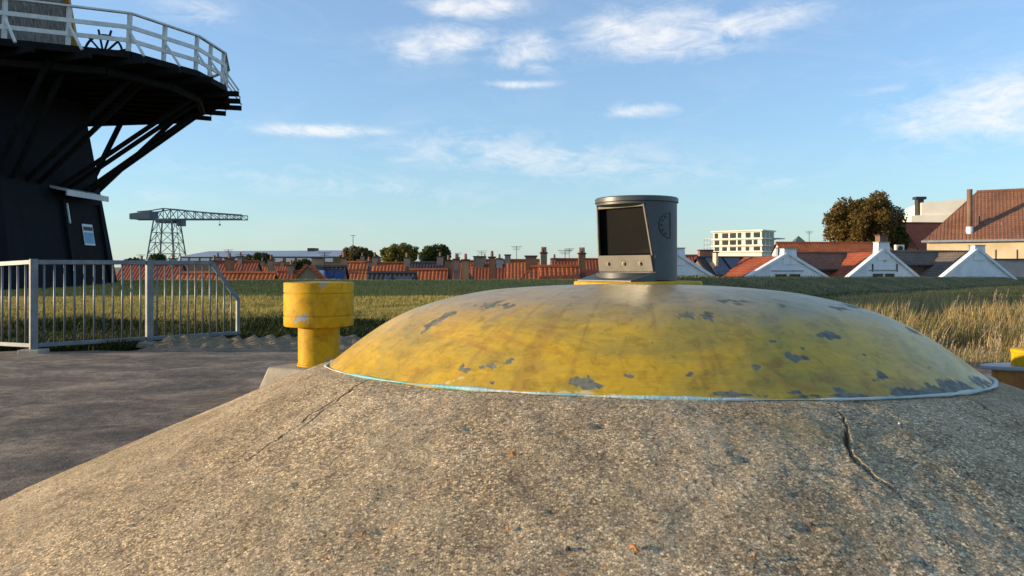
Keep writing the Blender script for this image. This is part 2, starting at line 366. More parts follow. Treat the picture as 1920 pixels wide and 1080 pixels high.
# ------------------------------------------------------------------ terrain
TOWN = -5.5
def yc_of(x): return 28 + np.maximum(0, x - 3) * .85
def terr(x, y):
    x = np.asarray(x, float); y = np.asarray(y, float)
    z = -.04 + .0 * x
    z = z + smooth(10.0, 11.8, y + .25 * fbm(x, y, .5, 3, 3)) * .24
    z = z + np.clip((y - 11.8) / 14, 0, 1) * .22
    yc = yc_of(x)
    zc = EYE - 20 / 1400 * yc
    perp = (x - 3) * .647 - (y - 28) * .762
    zr = np.maximum(zc - .36 * np.maximum(0, perp), -.35 - .45 * smooth(17, 10, y))
    w = smooth(1.2, 3.6, x - .10 * y) * smooth(5.6, 8.0, y)
    z = z * (1 - w) + zr * w
    z = z + fbm(x, y, .35, 4, 11) * .10 * smooth(10.5, 14, y) + fbm(x, y, 2.1, 3, 5) * .05 * smooth(9.4, 11, y)
    d = smooth(0.0, 1.0, (y - yc - 1.5) / 12)
    z = z * (1 - d) + TOWN * d
    return z
def axis(dense, step, far):
    a = np.arange(dense[0], dense[1] + 1e-6, step); g = []; t = step
    p = dense[1]
    while p < far: t *= 1.35; p += t; g.append(p)
    lo = []; t = step; p = dense[0]
    while p > -far: t *= 1.35; p -= t; lo.append(p)
    return np.array(lo[::-1] + list(a) + g)
def grid_obj(name, xs, ys, zf, mat, smooth_=True):
    X, Y = np.meshgrid(xs, ys); Z = zf(X, Y); n = len(xs); mm = len(ys)
    v = np.stack([X.ravel(), Y.ravel(), Z.ravel()], 1)
    i = np.arange(n * mm).reshape(mm, n)
    f = np.stack([i[:-1, :-1].ravel(), i[:-1, 1:].ravel(), i[1:, 1:].ravel(), i[1:, :-1].ravel()], 1)
    return mesh_obj(name, v, f, mat, None, smooth_)
struct(grid_obj('ground', axis((-16, 34), .22, 6000), axis((-4, 60), .22, 6000), terr, 'turf'))
# the worn concrete platform the railing stands on
def edge_y(x): return 8.45 + .14 * (x + 4.4) + .08 * np.sin(x * 3.1) + .05 * np.sin(x * 7.7)
pxs = np.arange(-14, 7.01, .12)
v = []; f = []
NY = 60
for x in pxs:
    e = float(edge_y(x)) if x < -1 else float(edge_y(-1)) - max(0, x + 1) * .25
    for k in range(NY + 1): v.append((x, -3 + (e + 3) * k / NY, 0.0))
v = np.array(v); v[:, 2] += .012 * fbm(v[:, 0], v[:, 1], 1.3, 4, 21) + .004
n1 = NY + 1; i = np.arange(len(v)).reshape(len(pxs), n1)
fq = np.stack([i[:-1, :-1].ravel(), i[1:, :-1].ravel(), i[1:, 1:].ravel(), i[:-1, 1:].ravel()], 1)
struct(mesh_obj('platform', v, fq, 'platform_surface', None, True))
# sand heap right of the railing, ripples shaped to imitate the bars' shadow stripes
def sand(x, y):
    t = (x + 4.3) / 3.4; c = 8.95 + .10 * np.sin(t * 5); e = np.exp(-((y - c) / .42) ** 2)
    s = smooth(-.06, .08, t) * smooth(1.08, .92, t)
    shadow_rip = ((x * 5.0 + y * 2.6 + .8 * fbm(x, y, 2.0, 2, 8)) % 1.0) ** 1.5
    return -.05 + s * e * (.12 + .055 * shadow_rip + .12 * fbm(x, y, 3.5, 5, 9))
struct(grid_obj('sand_ridge', np.arange(-4.7, -.6, .035), np.arange(7.9, 10.2, .04), sand, 'sand'))

# ------------------------------------------------------------------ bunker cupola
CX, CY, ZB, HD, TILT, RD, ROLL = .6242, 3.7287, EYE - .4912, .403, .0603, 1.5, .0143
def frame(X, Y, Z):
    """local cupola frame to world: leans a little away from the viewer"""
    ct, st = math.cos(TILT), math.sin(TILT); Y2 = Y * ct + Z * st; Z2 = Z * ct - Y * st
    cr, sr = math.cos(ROLL), math.sin(ROLL)
    return CX + X * cr + Z2 * sr, CY + Y2, ZB + Z2 * cr - X * sr
_kr = np.array([0, .3, .5, .66, .76, .84, .9, .95, .985, 1.0]); _kz = np.array([.403, .3887, .3638, .3093, .2566, .1933, .1238, .0646, .0215, 0])
_rr = np.linspace(0, 1, 1201); _zz = np.interp(_rr, _kr, _kz)
for _ in range(3):
    _p = np.concatenate([_zz[60:0:-1], _zz, 2 * _zz[-1] - _zz[-2:-62:-1]]); _zz = np.convolve(_p, np.ones(121) / 121, 'valid')
_zz = np.maximum(0, _zz)
def dome_z(r): return np.interp(np.clip(np.asarray(r) / RD, 0, 1), _rr, _zz)
def cone_z(r):
    # rounded shoulder, then a straight rake
    k = np.array([1.40, 1.5, 1.56, 1.64, 1.75, 2.1, 2.35, 2.7, 3.1]); z = np.array([.01, 0, -.014, -.043, -.088, -.247, -.357, -.508, -.68])
    return np.interp(r, k, z)
def unproject(px, py, zf, lo=1.2, hi=6):
    """first hit of a photo ray on a surface of revolution in the cupola frame"""
    dirv = np.array([(px - 960) / F, 1, -(py - HZ) / F]); t = np.linspace(lo, hi, 9000)
    P = dirv[None] * t[:, None] + np.array([0, 0, EYE])
    X = P[:, 0] - CX; Y = P[:, 1] - CY; Z = P[:, 2] - ZB
    cr, sr = math.cos(ROLL), math.sin(ROLL); X2 = X * cr - Z * sr; Z = Z * cr + X * sr; X = X2
    ct, st = math.cos(TILT), math.sin(TILT); Y2 = Y * ct - Z * st; Z = Z * ct + Y * st
    r = np.hypot(X, Y2); hit = np.where(Z < zf(r))[0]
    if len(hit) == 0: return None
    k = hit[0]; return X[k], Y2[k]
bunker = thing('bunker_cupola', 'low yellow steel dome with flaking paint set in a raked concrete collar', 'bunker', (CX, CY, 0))
# concrete rake: fine polar grid towards the viewer, coarse behind
ths = np.concatenate([np.linspace(R(190), R(338), 1500), np.linspace(R(338), R(550), 70)[1:-1]])
rs = np.concatenate([np.linspace(1.44, 2.9, 400)])
T, RR = np.meshgrid(ths, rs); X = RR * np.cos(T); Y = RR * np.sin(T); Z = cone_z(RR)
Z = Z + .020 * fbm(X, Y, 2.2, 4, 31) + .009 * fbm(X, Y, 14, 4, 33) * smooth(1.5, 1.6, RR)
crack = np.zeros_like(X)
def carve(pts, w0, depth, seed):
    global Z, crack
    P = [unproject(px, py, cone_z) for px, py, _ in pts]; ws = [p[2] for p in pts]
    d = np.full(X.shape, 9.0); wl = np.zeros(X.shape)
    jx = X + .040 * fbm(X, Y, 20, 5, seed); jy = Y + .040 * fbm(X, Y, 20, 5, seed + 7)
    for (a, b, wa, wb) in zip(P[:-1], P[1:], ws[:-1], ws[1:]):
        ax, ay = a; bx, by = b; L2 = (bx - ax) ** 2 + (by - ay) ** 2
        t = np.clip(((jx - ax) * (bx - ax) + (jy - ay) * (by - ay)) / L2, 0, 1)
        q = np.hypot(jx - ax - t * (bx - ax), jy - ay - t * (by - ay)); k = q < d
        wl = np.where(k, wa + t * (wb - wa), wl); d = np.minimum(d, q)
    wl = wl * w0 * np.clip(.25 + 1.5 * (fbm(X, Y, 16, 4, seed + 3) + .5), .15, 2.2); m_ = np.clip(1 - d / np.maximum(wl, 1e-5), 0, 1)
    Z = Z - depth * np.minimum(1, m_ * 1.8) * np.clip(wl / (w0 * .8), .12, 1); crack = np.maximum(crack, np.minimum(1, m_ * 1.6))
    Z = Z + .06 * depth * np.exp(-((d - wl * 1.9) / (wl * 1.2 + 1e-5)) ** 2)
carve([(1572, 772, .5), (1590, 802, .9), (1580, 822, 1.5), (1604, 862, 1.2), (1630, 892, 1.6), (1664, 914, 1.5), (1690, 934, .3), (1722, 968, .22), (1748, 1000, .16), (1780, 1030, .18), (1806, 1078, .16)], .0050, .022, 1)
carve([(690, 712, .9), (640, 745, 1.0), (590, 772, .7), (530, 818, .9), (470, 858, .8), (400, 880, .4), (320, 935, .5), (230, 1000, .5)], .0040, .006, 40)
carve([(668, 728, .6), (610, 768, .8), (560, 806, .5)], .0055, .008, 44)
carve([(1800, 738, .6), (1850, 765, 1.0), (1900, 788, .7), (1935, 806, .6)], .0050, .012, 60)
for (px, py, rr_) in [(1520, 990, .030), (1065, 1033, .022), (240, 1030, .03), (1400, 865, .02), (880, 800, .018), (1130, 800, .02), (560, 905, .02), (720, 990, .022), (1745, 1055, .035), (1040, 960, .018), (1565, 885, .03)]:
    q = unproject(px, py, cone_z); e = np.exp(-(((X - q[0]) / rr_) ** 2 + ((Y - q[1]) / (rr_ * .6)) ** 2)); Z = Z - .007 * e; crack = np.maximum(crack, .25 * e)
wx, wy, wz = frame(X, Y, Z)
v = np.stack([wx.ravel(), wy.ravel(), wz.ravel()], 1); nr, nth = X.shape; i = np.arange(nr * nth).reshape(nr, nth); i2 = np.concatenate([i, i[:, :1]], 1)
f = np.stack([i2[:-1, :-1].ravel(), i2[1:, :-1].ravel(), i2[1:, 1:].ravel(), i2[:-1, 1:].ravel()], 1)
o = mesh_obj('concrete_collar', v, f, 'concrete_slope', bunker, True)
a = o.data.attributes.new('crack', 'FLOAT', 'POINT'); a.data.foreach_set('value', crack.ravel().astype(np.float32))
# steel dome
ths = np.concatenate([np.linspace(R(175), R(365), 620), np.linspace(R(365), R(535), 60)[1:-1]])
rs = np.concatenate([np.linspace(.02, 1.2, 90), np.linspace(1.2, RD, 110)[1:]])
T, RR = np.meshgrid(ths, rs); X = RR * np.cos(T); Y = RR * np.sin(T)
Z = dome_z(RR) + .006 * fbm(X, Y, 1.6, 3, 51) - np.where(RR > RD - .001, .04, 0)
chip = np.zeros_like(X); scuff = np.zeros_like(X)
jag = fbm(X, Y, 16, 4, 71); jag2 = fbm(X, Y, 45, 3, 75)
def spot(px, py, rx, ry, ang=0, arr='chip', amp=1.0):
    q = unproject(px, py, dome_z)
    if q is None: return
    # photo-sized ellipse turned into a patch on the shell
    qx = unproject(px + 3, py, dome_z); qy = unproject(px, py + 3, dome_z)
    if qx is None or qy is None: return
    ex = np.array([qx[0] - q[0], qx[1] - q[1]]) / 3; ey = np.array([qy[0] - q[0], qy[1] - q[1]]) / 3
    M = np.linalg.inv(np.stack([ex, ey], 1) + 1e-9); u = M[0, 0] * (X - q[0]) + M[0, 1] * (Y - q[1]); w = M[1, 0] * (X - q[0]) + M[1, 1] * (Y - q[1])
    c, s = math.cos(R(ang)), math.sin(R(ang)); u, w = u * c + w * s, -u * s + w * c
    dd = np.sqrt((u / rx) ** 2 + (w / ry) ** 2) + jag * 2.6 + jag2 * 2.6 + .15
    m_ = np.clip((1.0 - dd) * 9, 0, 1) * (np.abs(u) < 4 * rx) * amp
    if arr == 'chip': np.maximum(chip, m_, out=chip)
    else: np.maximum(scuff, m_ * .5, out=scuff)
for s_ in [(920, 571, 30, 6), (822, 600, 28, 7, -25), (868, 690, 14, 12, -40), (915, 687, 15, 6), (952, 680, 9, 4, -30), (1105, 722, 30, 9, 10), (1490, 672, 19, 11, 10), (1555, 629, 17, 7, 8),
           (1510, 710, 12, 7, 20), (1650, 706, 10, 9, 30), (1298, 700, 10, 7), (1290, 592, 11, 5), (1328, 592, 12, 5), (1575, 730, 9, 6), (1490, 737, 16, 4), (1372, 564, 26, 4, 4),
           (1712, 621, 15, 4, 28), (1600, 574, 25, 4, 14), (1468, 573, 10, 3), (1620, 664, 5, 4), (1504, 655, 8, 4, 40), (1700, 735, 60, 8, -3), (1780, 728, 65, 11, -3), (1840, 718, 24, 9, 10), (1400, 741, 60, 4),
           (1560, 742, 80, 5, -2), (770, 596, 9, 4, -20), (1180, 706, 10, 4, 10), (924, 718, 6, 3), (1420, 690, 5, 4), (1075, 676, 4, 3), (1450, 640, 5, 3), (1740, 690, 6, 5)]:
    spot(*s_)
for s_ in [(790, 728, 70, 3, 8), (850, 714, 22, 4, -20), (1090, 738, 70, 5, 2), (690, 706, 40, 2, 14), (1842, 706, 18, 8, 35)]: spot(*s_, arr='scuff')
grime = np.clip(smooth(.19, .31, dome_z(RR) + jag * .10 + .05 * fbm(X, Y, 2.0, 3, 57)), 0, 1)
wx, wy, wz = frame(X, Y, Z)
v = np.stack([wx.ravel(), wy.ravel(), wz.ravel()], 1); nr, nth = X.shape; i = np.arange(nr * nth).reshape(nr, nth); i2 = np.concatenate([i, i[:, :1]], 1)
f = np.stack([i2[:-1, :-1].ravel(), i2[1:, :-1].ravel(), i2[1:, 1:].ravel(), i2[:-1, 1:].ravel()], 1)
dome = mesh_obj('dome_shell', v, f, 'yellow_dome_paint', bunker, True)
th_ = np.arctan2(Y, X)
streak = np.clip((fbm(th_ * 26, RR * 1.4, 1.0, 4, 121) - .13) * 5, 0, .38) * smooth(.3, .8, RR) * np.clip((fbm(X, Y, 1.7, 3, 127) + .12) * 5, 0, 1)
for nm, arr in (('streak', streak), ('chip', chip), ('scuff', scuff), ('grime', grime)):
    a = dome.data.attributes.new(nm, 'FLOAT', 'POINT'); a.data.foreach_set('value', arr.ravel().astype(np.float32))
# bead of sealant round the foot of the dome
n = 420; v = []; f = []; K = 8
for i in range(n):
    t = 2 * math.pi * i / n; x_, y_ = math.cos(t), math.sin(t)
    w_ = max(.0022, .0045 + .022 * (float(fbm(np.array(x_ * 8), np.array(y_ * 8), 1.0, 5, 81)) + .08)); rc = RD + .004 + .028 * fbm(np.array(x_ * 7), np.array(y_ * 7), 1.0, 3, 84)
    for k in range(K):
        ph = 2 * math.pi * k / K; r_ = rc + w_ * 1.2 * math.cos(ph); v.append(frame(r_ * x_, r_ * y_, .004 + w_ * .8 * math.sin(ph)))
for i in range(n):
    for k in range(K): f.append((i * K + k, i * K + (k + 1) % K, ((i + 1) % n) * K + (k + 1) % K, ((i + 1) % n) * K + k))
mesh_obj('sealant_bead', v, f, 'seal', bunker, True)
# flange under the sighting head
tx, ty, tz = frame(0, 0, HD)
mb = MB().lathe([(.318, -.02), (.318, .004), (.31, .011), (.20, .013)], (tx, ty, tz + .006), 72); mb.build('flange', 'yellow_paint', bunker)
# sighting head: cylinder with a raked flat cut on its left front
head = thing('sighting_head', 'dark grey steel cylinder with slanted glazed opening on top of the yellow dome', 'periscope', (tx - .005, ty, tz + .024))
hx, hy, hz0 = head.location; HR = .2; HH = EYE + (HZ - 382) / F * CY - hz0     # body height to underside of the lid
psi = R(270 - 60 + 9.5)                                                            # where the flat faces
zc0 = .035; 
def dcut(z): t = (z - zc0) / (HH - zc0); return HR * (.383 + (.636 - .383) * t)
N = 144; levels = [0, zc0 - .001, zc0, zc0 + .085] + list(np.linspace(zc0 + .09, HH - .012, 10)) + [HH - .011, HH]
def head_r(t, z):
    if z < zc0 or z > HH - .0115: return HR
    c = math.cos(t - psi); return min(HR, dcut(z) / c) if c > 0 else HR
v = []; f = []
for z in levels:
    for i in range(N):
        t = 2 * math.pi * i / N; r_ = head_r(t, z); v.append((hx + r_ * math.cos(t), hy + r_ * math.sin(t), hz0 + z))
def incut(i, z): t = 2 * math.pi * (i + .5) / N; return head_r(t, z) < HR * .999
for k in range(len(levels) - 1):
    for i in range(N):
        zm = (levels[k] + levels[k + 1]) / 2
        if zc0 + .084 < zm < HH - .0115 and incut(i, zm): continue
        j = (i + 1) % N; f.append((k * N + i, k * N + j, (k + 1) * N + j, (k + 1) * N + i))
body = mesh_obj('head_body', v, f, 'gunmetal', head); body.data.polygons.foreach_set('use_smooth', np.ones(len(body.data.polygons), bool))
es = body.modifiers.new('edges', 'EDGE_SPLIT'); es.split_angle = R(30)
MB().lathe([(HR + .002, 0), (HR + .007, .003), (HR + .007, .022), (HR + .002, .027), (.05, .031)], (hx, hy, hz0 + HH), 96).build('lid', 'gunmetal_rim', head)
en = Vector((math.cos(psi), math.sin(psi), 0)); eu = Vector((-math.sin(psi), math.cos(psi), 0)); H0 = Vector((hx, hy, hz0))
def onflat(u, z, off=0): return H0 + en * (dcut(z) + off) + eu * u + Vector((0, 0, z))
def half(z, off=0): d_ = dcut(z) + off; return math.sqrt(max(1e-6, HR * HR - d_ * d_))
za, zb_ = zc0 + .087, HH - .012
g = MB(); ha, hb = half(za, -.035) * .97, half(zb_, -.035) * .97
g.prism([onflat(-ha, za - .01, -.035), onflat(ha, za - .01, -.035), onflat(hb, zb_ + .01, -.035), onflat(-hb, zb_ + .01, -.035)], en * -.006); g.build('window_glass', 'dark_glass', head)
for sgn in (-1, 1):
    g = MB(); g.beam(onflat(sgn * (half(za) - .004), za - .005, -.004), onflat(sgn * (half(zb_) - .004), zb_, -.004), .007, .012, up=en); g.build('window_frame', 'plate_metal', head)
g = MB(); hb = half(zb_) - .01; g.beam(onflat(-hb, zb_ - .005, -.006), onflat(hb, zb_ - .005, -.006), .012, .014); g.build('window_frame', 'plate_metal', head)
z0, z1 = zc0 + .006, zc0 + .086
pl = MB(); pl.prism([onflat(-half(z0) + .006, z0, .001), onflat(half(z0) - .006, z0, .001), onflat(half(z1) - .006, z1, .001), onflat(-half(z1) + .006, z1, .001)], en * .007)
plate = pl.build('sill_plate', 'plate_metal', head, bevel=.002)
for u in (-.105, 0, .105):
    c = onflat(u, zc0 + .045, .008); b_ = MB().cyl(c, c + en * .006, .011, 6); b_.cyl(c + en * .006, c + en * .011, .006, 10); b_.build('bolt', 'bolt', plate)
ap = MB(); hw = half(zc0); b0 = [onflat(-hw, zc0 + .002, -.01), onflat(hw, zc0 + .002, -.01)]; b1 = [H0 + en * (HR + .04) + eu * (hw * .95) + Vector((0, 0, .0)), H0 + en * (HR + .04) - eu * (hw * .95) + Vector((0, 0, .0))]
low = [Vector((p.x, p.y, hz0 - .02)) for p in (b0[0], b0[1], b1[0], b1[1])]
ap.hexa([low[0], low[1], low[2], low[3], b0[0], b0[1], b1[0], b1[1]]); ap.build('rain_apron', 'gunmetal', head)
# half-round engraved mark on the side of the head
mk = MB(); ta = math.atan2(-1, 0) + R(-9) + R(36)
def oncyl(a, z, off=.001): return Vector((hx + (HR + off) * math.cos(a), hy + (HR + off) * math.sin(a), hz0 + z))
cz = HH - .115; am = math.atan2(-hy, -hx); a_c = am + math.asin(.80); rr_ = .062
arc = [oncyl(a_c - rr_ * math.sin(R(t)) * 1.18 / HR, cz + rr_ * math.cos(R(t))) for t in range(0, 181, 12)]
for p, q in zip(arc[:-1], arc[1:]): mk.beam(p, q, .0045, .003)
mk.beam(arc[0], arc[-1], .0045, .003); mk.build('engraved_half_ring', 'engraving', head)
for t in (35, 62, 90, 118, 145):
    p = oncyl(a_c - rr_ * .78 * math.sin(R(t)) * 1.18 / HR, cz + rr_ * .78 * math.cos(R(t)), 0); nrm = Vector((p.x - hx, p.y - hy, 0)).normalized()
    MB().cyl(p, p + nrm * .003, .0055, 10).build('engraved_dot', 'engraving', head)

# ------------------------------------------------------------------ yellow vents
vx, vy = (598 - 960) / F * 5.5, 5.5; pz = EYE - (684 - HZ) / F * 5.5
plinth = MB(); a_, b_ = .255, .33
def sq(h_, z): return [(vx + h_ * (x * math.cos(R(-28)) - y * math.sin(R(-28))), vy + h_ * (x * math.sin(R(-28)) + y * math.cos(R(-28))), z) for x, y in ((-1, -1), (1, -1), (1, 1), (-1, 1))]
plinth.hexa(sq(b_, -.02) + sq(a_, pz))
tag(plinth.build('concrete_plinth', 'plinth', None, bevel=.02), 'square tan concrete plinth under the yellow mushroom vent', 'plinth')
vent = thing('ventilation_pipe', 'yellow mushroom-shaped ventilation pipe with wide drum head on a concrete plinth', 'vent', (vx, vy, pz))
HB = EYE - (610 - HZ) / F * 5.5; HT = EYE - (529 - HZ) / F * 5.5
MB().lathe([(.156, 0), (.156, .012), (.149, .014), (.149, HB - pz + .02)], (vx, vy, pz), 64).build('pipe', 'yellow_paint', vent, True).modifiers.new('e', 'EDGE_SPLIT').split_angle = R(35)
r0 = .25; hh = HT - HB; prof = [(.14, .006), (r0 - .004, 0), (r0, .006)]
for zb2 in (.25 * hh, .76 * hh): prof += [(r0, zb2 - .005), (r0 - .007, zb2 - .003), (r0 - .007, zb2 + .003), (r0, zb2 + .005)]
prof += [(r0, hh - .005), (r0 - .006, hh), (.03, hh + .006)]
MB().lathe(prof, (vx, vy, HB), 96).build('drum_head', 'yellow_paint', vent, True).modifiers.new('e', 'EDGE_SPLIT').split_angle = R(35)
rx, ry = (1962 - 960) / F * 5.0, 5.0; zt = EYE - (686 - HZ) / F * 5.0
hatch = thing('access_hatch', 'low rusty yellow drum with flat grey cover plate beyond the concrete collar', 'hatch', (rx, ry, 0))
MB().lathe([(.36, -.02), (.36, .08), (.375, .085), (.375, .10), (.36, .105), (.36, zt - .02)], (rx, ry, 0), 64).build('drum', 'rusty_yellow', hatch, True).modifiers.new('e', 'EDGE_SPLIT').split_angle = R(35)
MB().lathe([(.43, 0), (.435, .006), (.435, .02), (.43, .026)], (rx, ry, zt - .02), 72).build('cover_plate', 'zinc', hatch)
MB().lathe([(.12, 0), (.12, .085), (.125, .088), (.125, .105), (.115, .112), (.04, .116)], ((1930 - 960) / F * 5.0, ry - .03, zt + .006), 48).build('cap', 'yellow_paint', hatch, True).modifiers.new('e', 'EDGE_SPLIT').split_angle = R(35)

for ch in hatch.children:      # oval in plan
    if ch.name.split('.')[0] != 'cap': ch.scale = (1, .32, 1)
# ------------------------------------------------------------------ railing
def fx(px, d): return Vector(((px - 960) / F * d, d, 0))
A = fx(63, 8.2); B = fx(280, 9.0); C = fx(446, 9.75); L = fx(-120, 8.75)
rail = thing('metal_railing', 'galvanised steel railing with upright bars and a sloping end on the platform edge', 'railing', tuple(A))
ztop, zbot = 1.0, .085
for p in (A, B):
    d_ = (B - A).normalized()
    MB().beam(p + Vector((0, 0, .0)), p + Vector((0, 0, ztop + .035)), .075, .075, up=tuple(d_)).build('post', 'galvanised', rail, bevel=.004)
    MB().box((p.x - .12, p.y - .1, -.02), (p.x + .12, p.y + .1, .045)).build('foot_block', 'plinth', rail, bevel=.012)
def panel(p, q, nb, cut=None, drop=0.0):
    d_ = (q - p); n_ = d_.normalized(); s = .04
    p1 = p + n_ * s; q1 = q - n_ * (0 if cut else s); zt2 = ztop - drop
    qe = p + d_ * (cut if cut else 1)
    MB().beam(p1 + Vector((0, 0, ztop)), (qe if cut else q1) + Vector((0, 0, zt2)), .042, .05).build('top_rail', 'galvanised', rail, bevel=.004)
    MB().beam(p1 + Vector((0, 0, zbot)), q1 + Vector((0, 0, zbot)), .042, .045).build('bottom_rail', 'galvanised', rail, bevel=.004)
    if cut:
        ze = .52
        MB().beam(qe + Vector((0, 0, ztop)), q + Vector((0, 0, ze)), .042, .05).build('sloping_rail', 'galvanised', rail)
        MB().beam(q + Vector((0, 0, ze)), q + Vector((0, 0, zbot)), .042, .042, up=tuple(n_)).build('end_bar', 'galvanised', rail)
    for k in range(nb):
        t = (k + 1) / (nb + 1); c = p + d_ * t; h_ = ztop - drop * t - .02
        if cut and t > cut: h_ = ztop + (ze - ztop) * (t - cut) / (1 - cut) - .02
        MB().cyl(c + Vector((0, 0, zbot + .02)), c + Vector((0, 0, h_)), .0115, 8).build('bar', 'galvanised', rail, True)
panel(A, B, 11); panel(B, C, 11, .68); panel(A, L, 12, None, .06)

# ------------------------------------------------------------------ windmill
MC = np.array([-19.4, 22.2]); GZ = .42; AP0 = 6.2; TAPER = .155; DZ = 6.55
mill = thing('windmill', 'black tarred octagonal windmill tower with white-railed gallery and thatched upper body', 'windmill', (MC[0], MC[1], GZ))
def octa(z, grow=0):
    ap = AP0 - TAPER * (z - 1) + grow; rr = ap / math.cos(R(22.5))
    return [Vector((MC[0] + rr * math.cos(R(22.5 + 45 * k)), MC[1] + rr * math.sin(R(22.5 + 45 * k)), z)) for k in range(8)]
def frustum(z0, z1, grow=0):
    a, b = octa(z0, grow), octa(z1, grow); m_ = MB(); m_.poly(a + b, [(i, (i + 1) % 8, (i + 1) % 8 + 8, i + 8) for i in range(8)] + [tuple(range(8, 16))]); return m_
frustum(GZ - .6, DZ - .1).build('tower_base', 'tar_black', mill)
frustum(DZ - .12, 14.5, .02).build('thatched_body', 'thatch', mill)
frustum(DZ + .05, DZ + .55, .10).build('skirting_board', 'tar_black', mill)
capm = MB().lathe([(3.9, 0), (4.0, .8), (3.2, 2.4), (1.6, 3.6), (.2, 4.0)], (MC[0], MC[1], 14.5), 24); capm.build('cap', 'thatch', mill)
for k in (0, 7):      # corner boards of the visible edges
    a, b = octa(DZ + .1, .06)[k], octa(14.4, .06)[k]; MB().beam(a, b, .22, .14).build('corner_board', 'orange_timber' if k == 0 else 'tar_black', mill)
# door wall is the face with normal +x
def wall_pt(y, z, off=0): return Vector((MC[0] + AP0 - TAPER * (z - 1) + off, y, z))
y0, y1 = 22.45, 24.25; zd0, zd1 = GZ - .1, 2.85
dr = MB().poly([wall_pt(y0, zd0, .03), wall_pt(y1, zd0, .03), wall_pt(y1, zd1, .03), wall_pt(y0, zd1, .03), wall_pt(y0, zd0, -.05), wall_pt(y1, zd0, -.05), wall_pt(y1, zd1, -.05), wall_pt(y0, zd1, -.05)], [(0, 1, 2, 3), (0, 4, 5, 1), (1, 5, 6, 2), (2, 6, 7, 3), (3, 7, 4, 0)])
door = dr.build('door', 'tar_timber', mill)
for ya in (y0 - .09, y1 + .09):
    MB().beam(wall_pt(ya, zd0, .05), wall_pt(ya, zd1 + .1, .05), .16, .12, up=(1, 0, 0)).build('door_jamb', 'tar_black', mill)
MB().beam(wall_pt(y0 - .03, 2.25, .12), wall_pt(y0 - .03, zd1, .12), .05, .05, up=(1, 0, 0)).build('door_trim', 'white_timber', mill)
sg = MB().prism([wall_pt(23.15, 1.62, .05), wall_pt(23.72, 1.62, .05), wall_pt(23.72, 2.28, .05), wall_pt(23.15, 2.28, .05)], (.012, 0, 0)).build('notice', 'paper', door)
MB().prism([wall_pt(23.19, 1.68, .07), wall_pt(23.68, 1.68, .07), wall_pt(23.68, 2.02, .07), wall_pt(23.19, 2.02, .07)], (.004, 0, 0)).build('notice_picture', 'paper_blue', sg)
MB().prism([wall_pt(23.19, 2.08, .07), wall_pt(23.68, 2.08, .07), wall_pt(23.68, 2.20, .07), wall_pt(23.19, 2.20, .07)], (.004, 0, 0)).build('notice_heading', 'dark_trim', sg)
cn = MB(); ya, yb = y0 - .55, y1 - .10; cz0 = 2.95
cn.hexa([wall_pt(ya, cz0 + .32, -.02), wall_pt(ya, cz0 + .22, .45), wall_pt(yb, cz0 + .22, .45), wall_pt(yb, cz0 + .32, -.02), wall_pt(ya, cz0 + .40, -.02), wall_pt(ya, cz0 + .26, .45), wall_pt(yb, cz0 + .26, .45), wall_pt(yb, cz0 + .40, -.02)])
cnp = cn.build('door_canopy', 'canopy_grey', mill)
MB().beam(wall_pt(ya, cz0 + .18, .47), wall_pt(yb, cz0 + .18, .47), .04, .17).build('canopy_fascia', 'white_timber', cnp)
# gallery outline (plan), anticlockwise, and its deck planks
GP = [(-25, 14.6), (-18.7, 15.6), (-9.9, 19.4), (-8.95, 21.3), (-8.85, 23.0), (-9.5, 25.0), (-11.2, 26.7), (-15.5, 27.6), (-22, 28.2), (-28, 26), (-29.5, 21)]
def clip(poly, ax, lim, keep_less):
    out = []; n_ = len(poly)
    for i in range(n_):
        p, q = poly[i], poly[(i + 1) % n_]; a_ = p[ax] - lim; b_ = q[ax] - lim
        if keep_less: a_, b_ = -a_, -b_
        if a_ >= 0: out.append(p)
        if a_ * b_ < 0: t = a_ / (a_ - b_); out.append((p[0] + t * (q[0] - p[0]), p[1] + t * (q[1] - p[1])))
    return out
ang = R(-35); ca, sa = math.cos(ang), math.sin(ang)
rot = lambda p: (p[0] * ca + p[1] * sa, -p[0] * sa + p[1] * ca); inv = lambda p: (p[0] * ca - p[1] * sa, p[0] * sa + p[1] * ca)
RP = [rot(p) for p in GP]; lo = min(p[0] for p in RP); hi = max(p[0] for p in RP); pw_ = .23; k = lo
while k < hi:
    c = clip(clip(RP, 0, k + .012, False), 0, k + pw_ - .012, True)
    if len(c) >= 3: MB().prism([(*inv(p), DZ - .05) for p in c], (0, 0, .045)).build('deck_plank', 'tar_timber', mill)
    k += pw_
def along(pts, step):
    out = []
    for (a, b) in zip(pts[:-1], pts[1:]):
        a = Vector(a); b = Vector(b); n_ = max(1, round((b - a).length / step))
        for i in range(n_): out.append(a + (b - a) * i / n_)
    return out + [Vector(pts[-1])]
VIS = GP[0:8]
for (a, b) in zip(VIS[:-1], VIS[1:]):
    MB().beam((*a, DZ - .11), (*b, DZ - .11), .10, .16).build('edge_beam', 'tar_timber', mill)
C2 = Vector(MC)
def foot(e, z):
    """point on the tower wall below a gallery point"""
    d_ = e - C2; best = 1e9; ap = AP0 - TAPER * (z - 1)
    for k in range(8):
        nrm = Vector((math.cos(R(45 * k)), math.sin(R(45 * k)))); q = d_.normalized().dot(nrm)
        if q > .01: best = min(best, ap / q)
    p = C2 + d_.normalized() * best; return Vector((p.x, p.y, z))
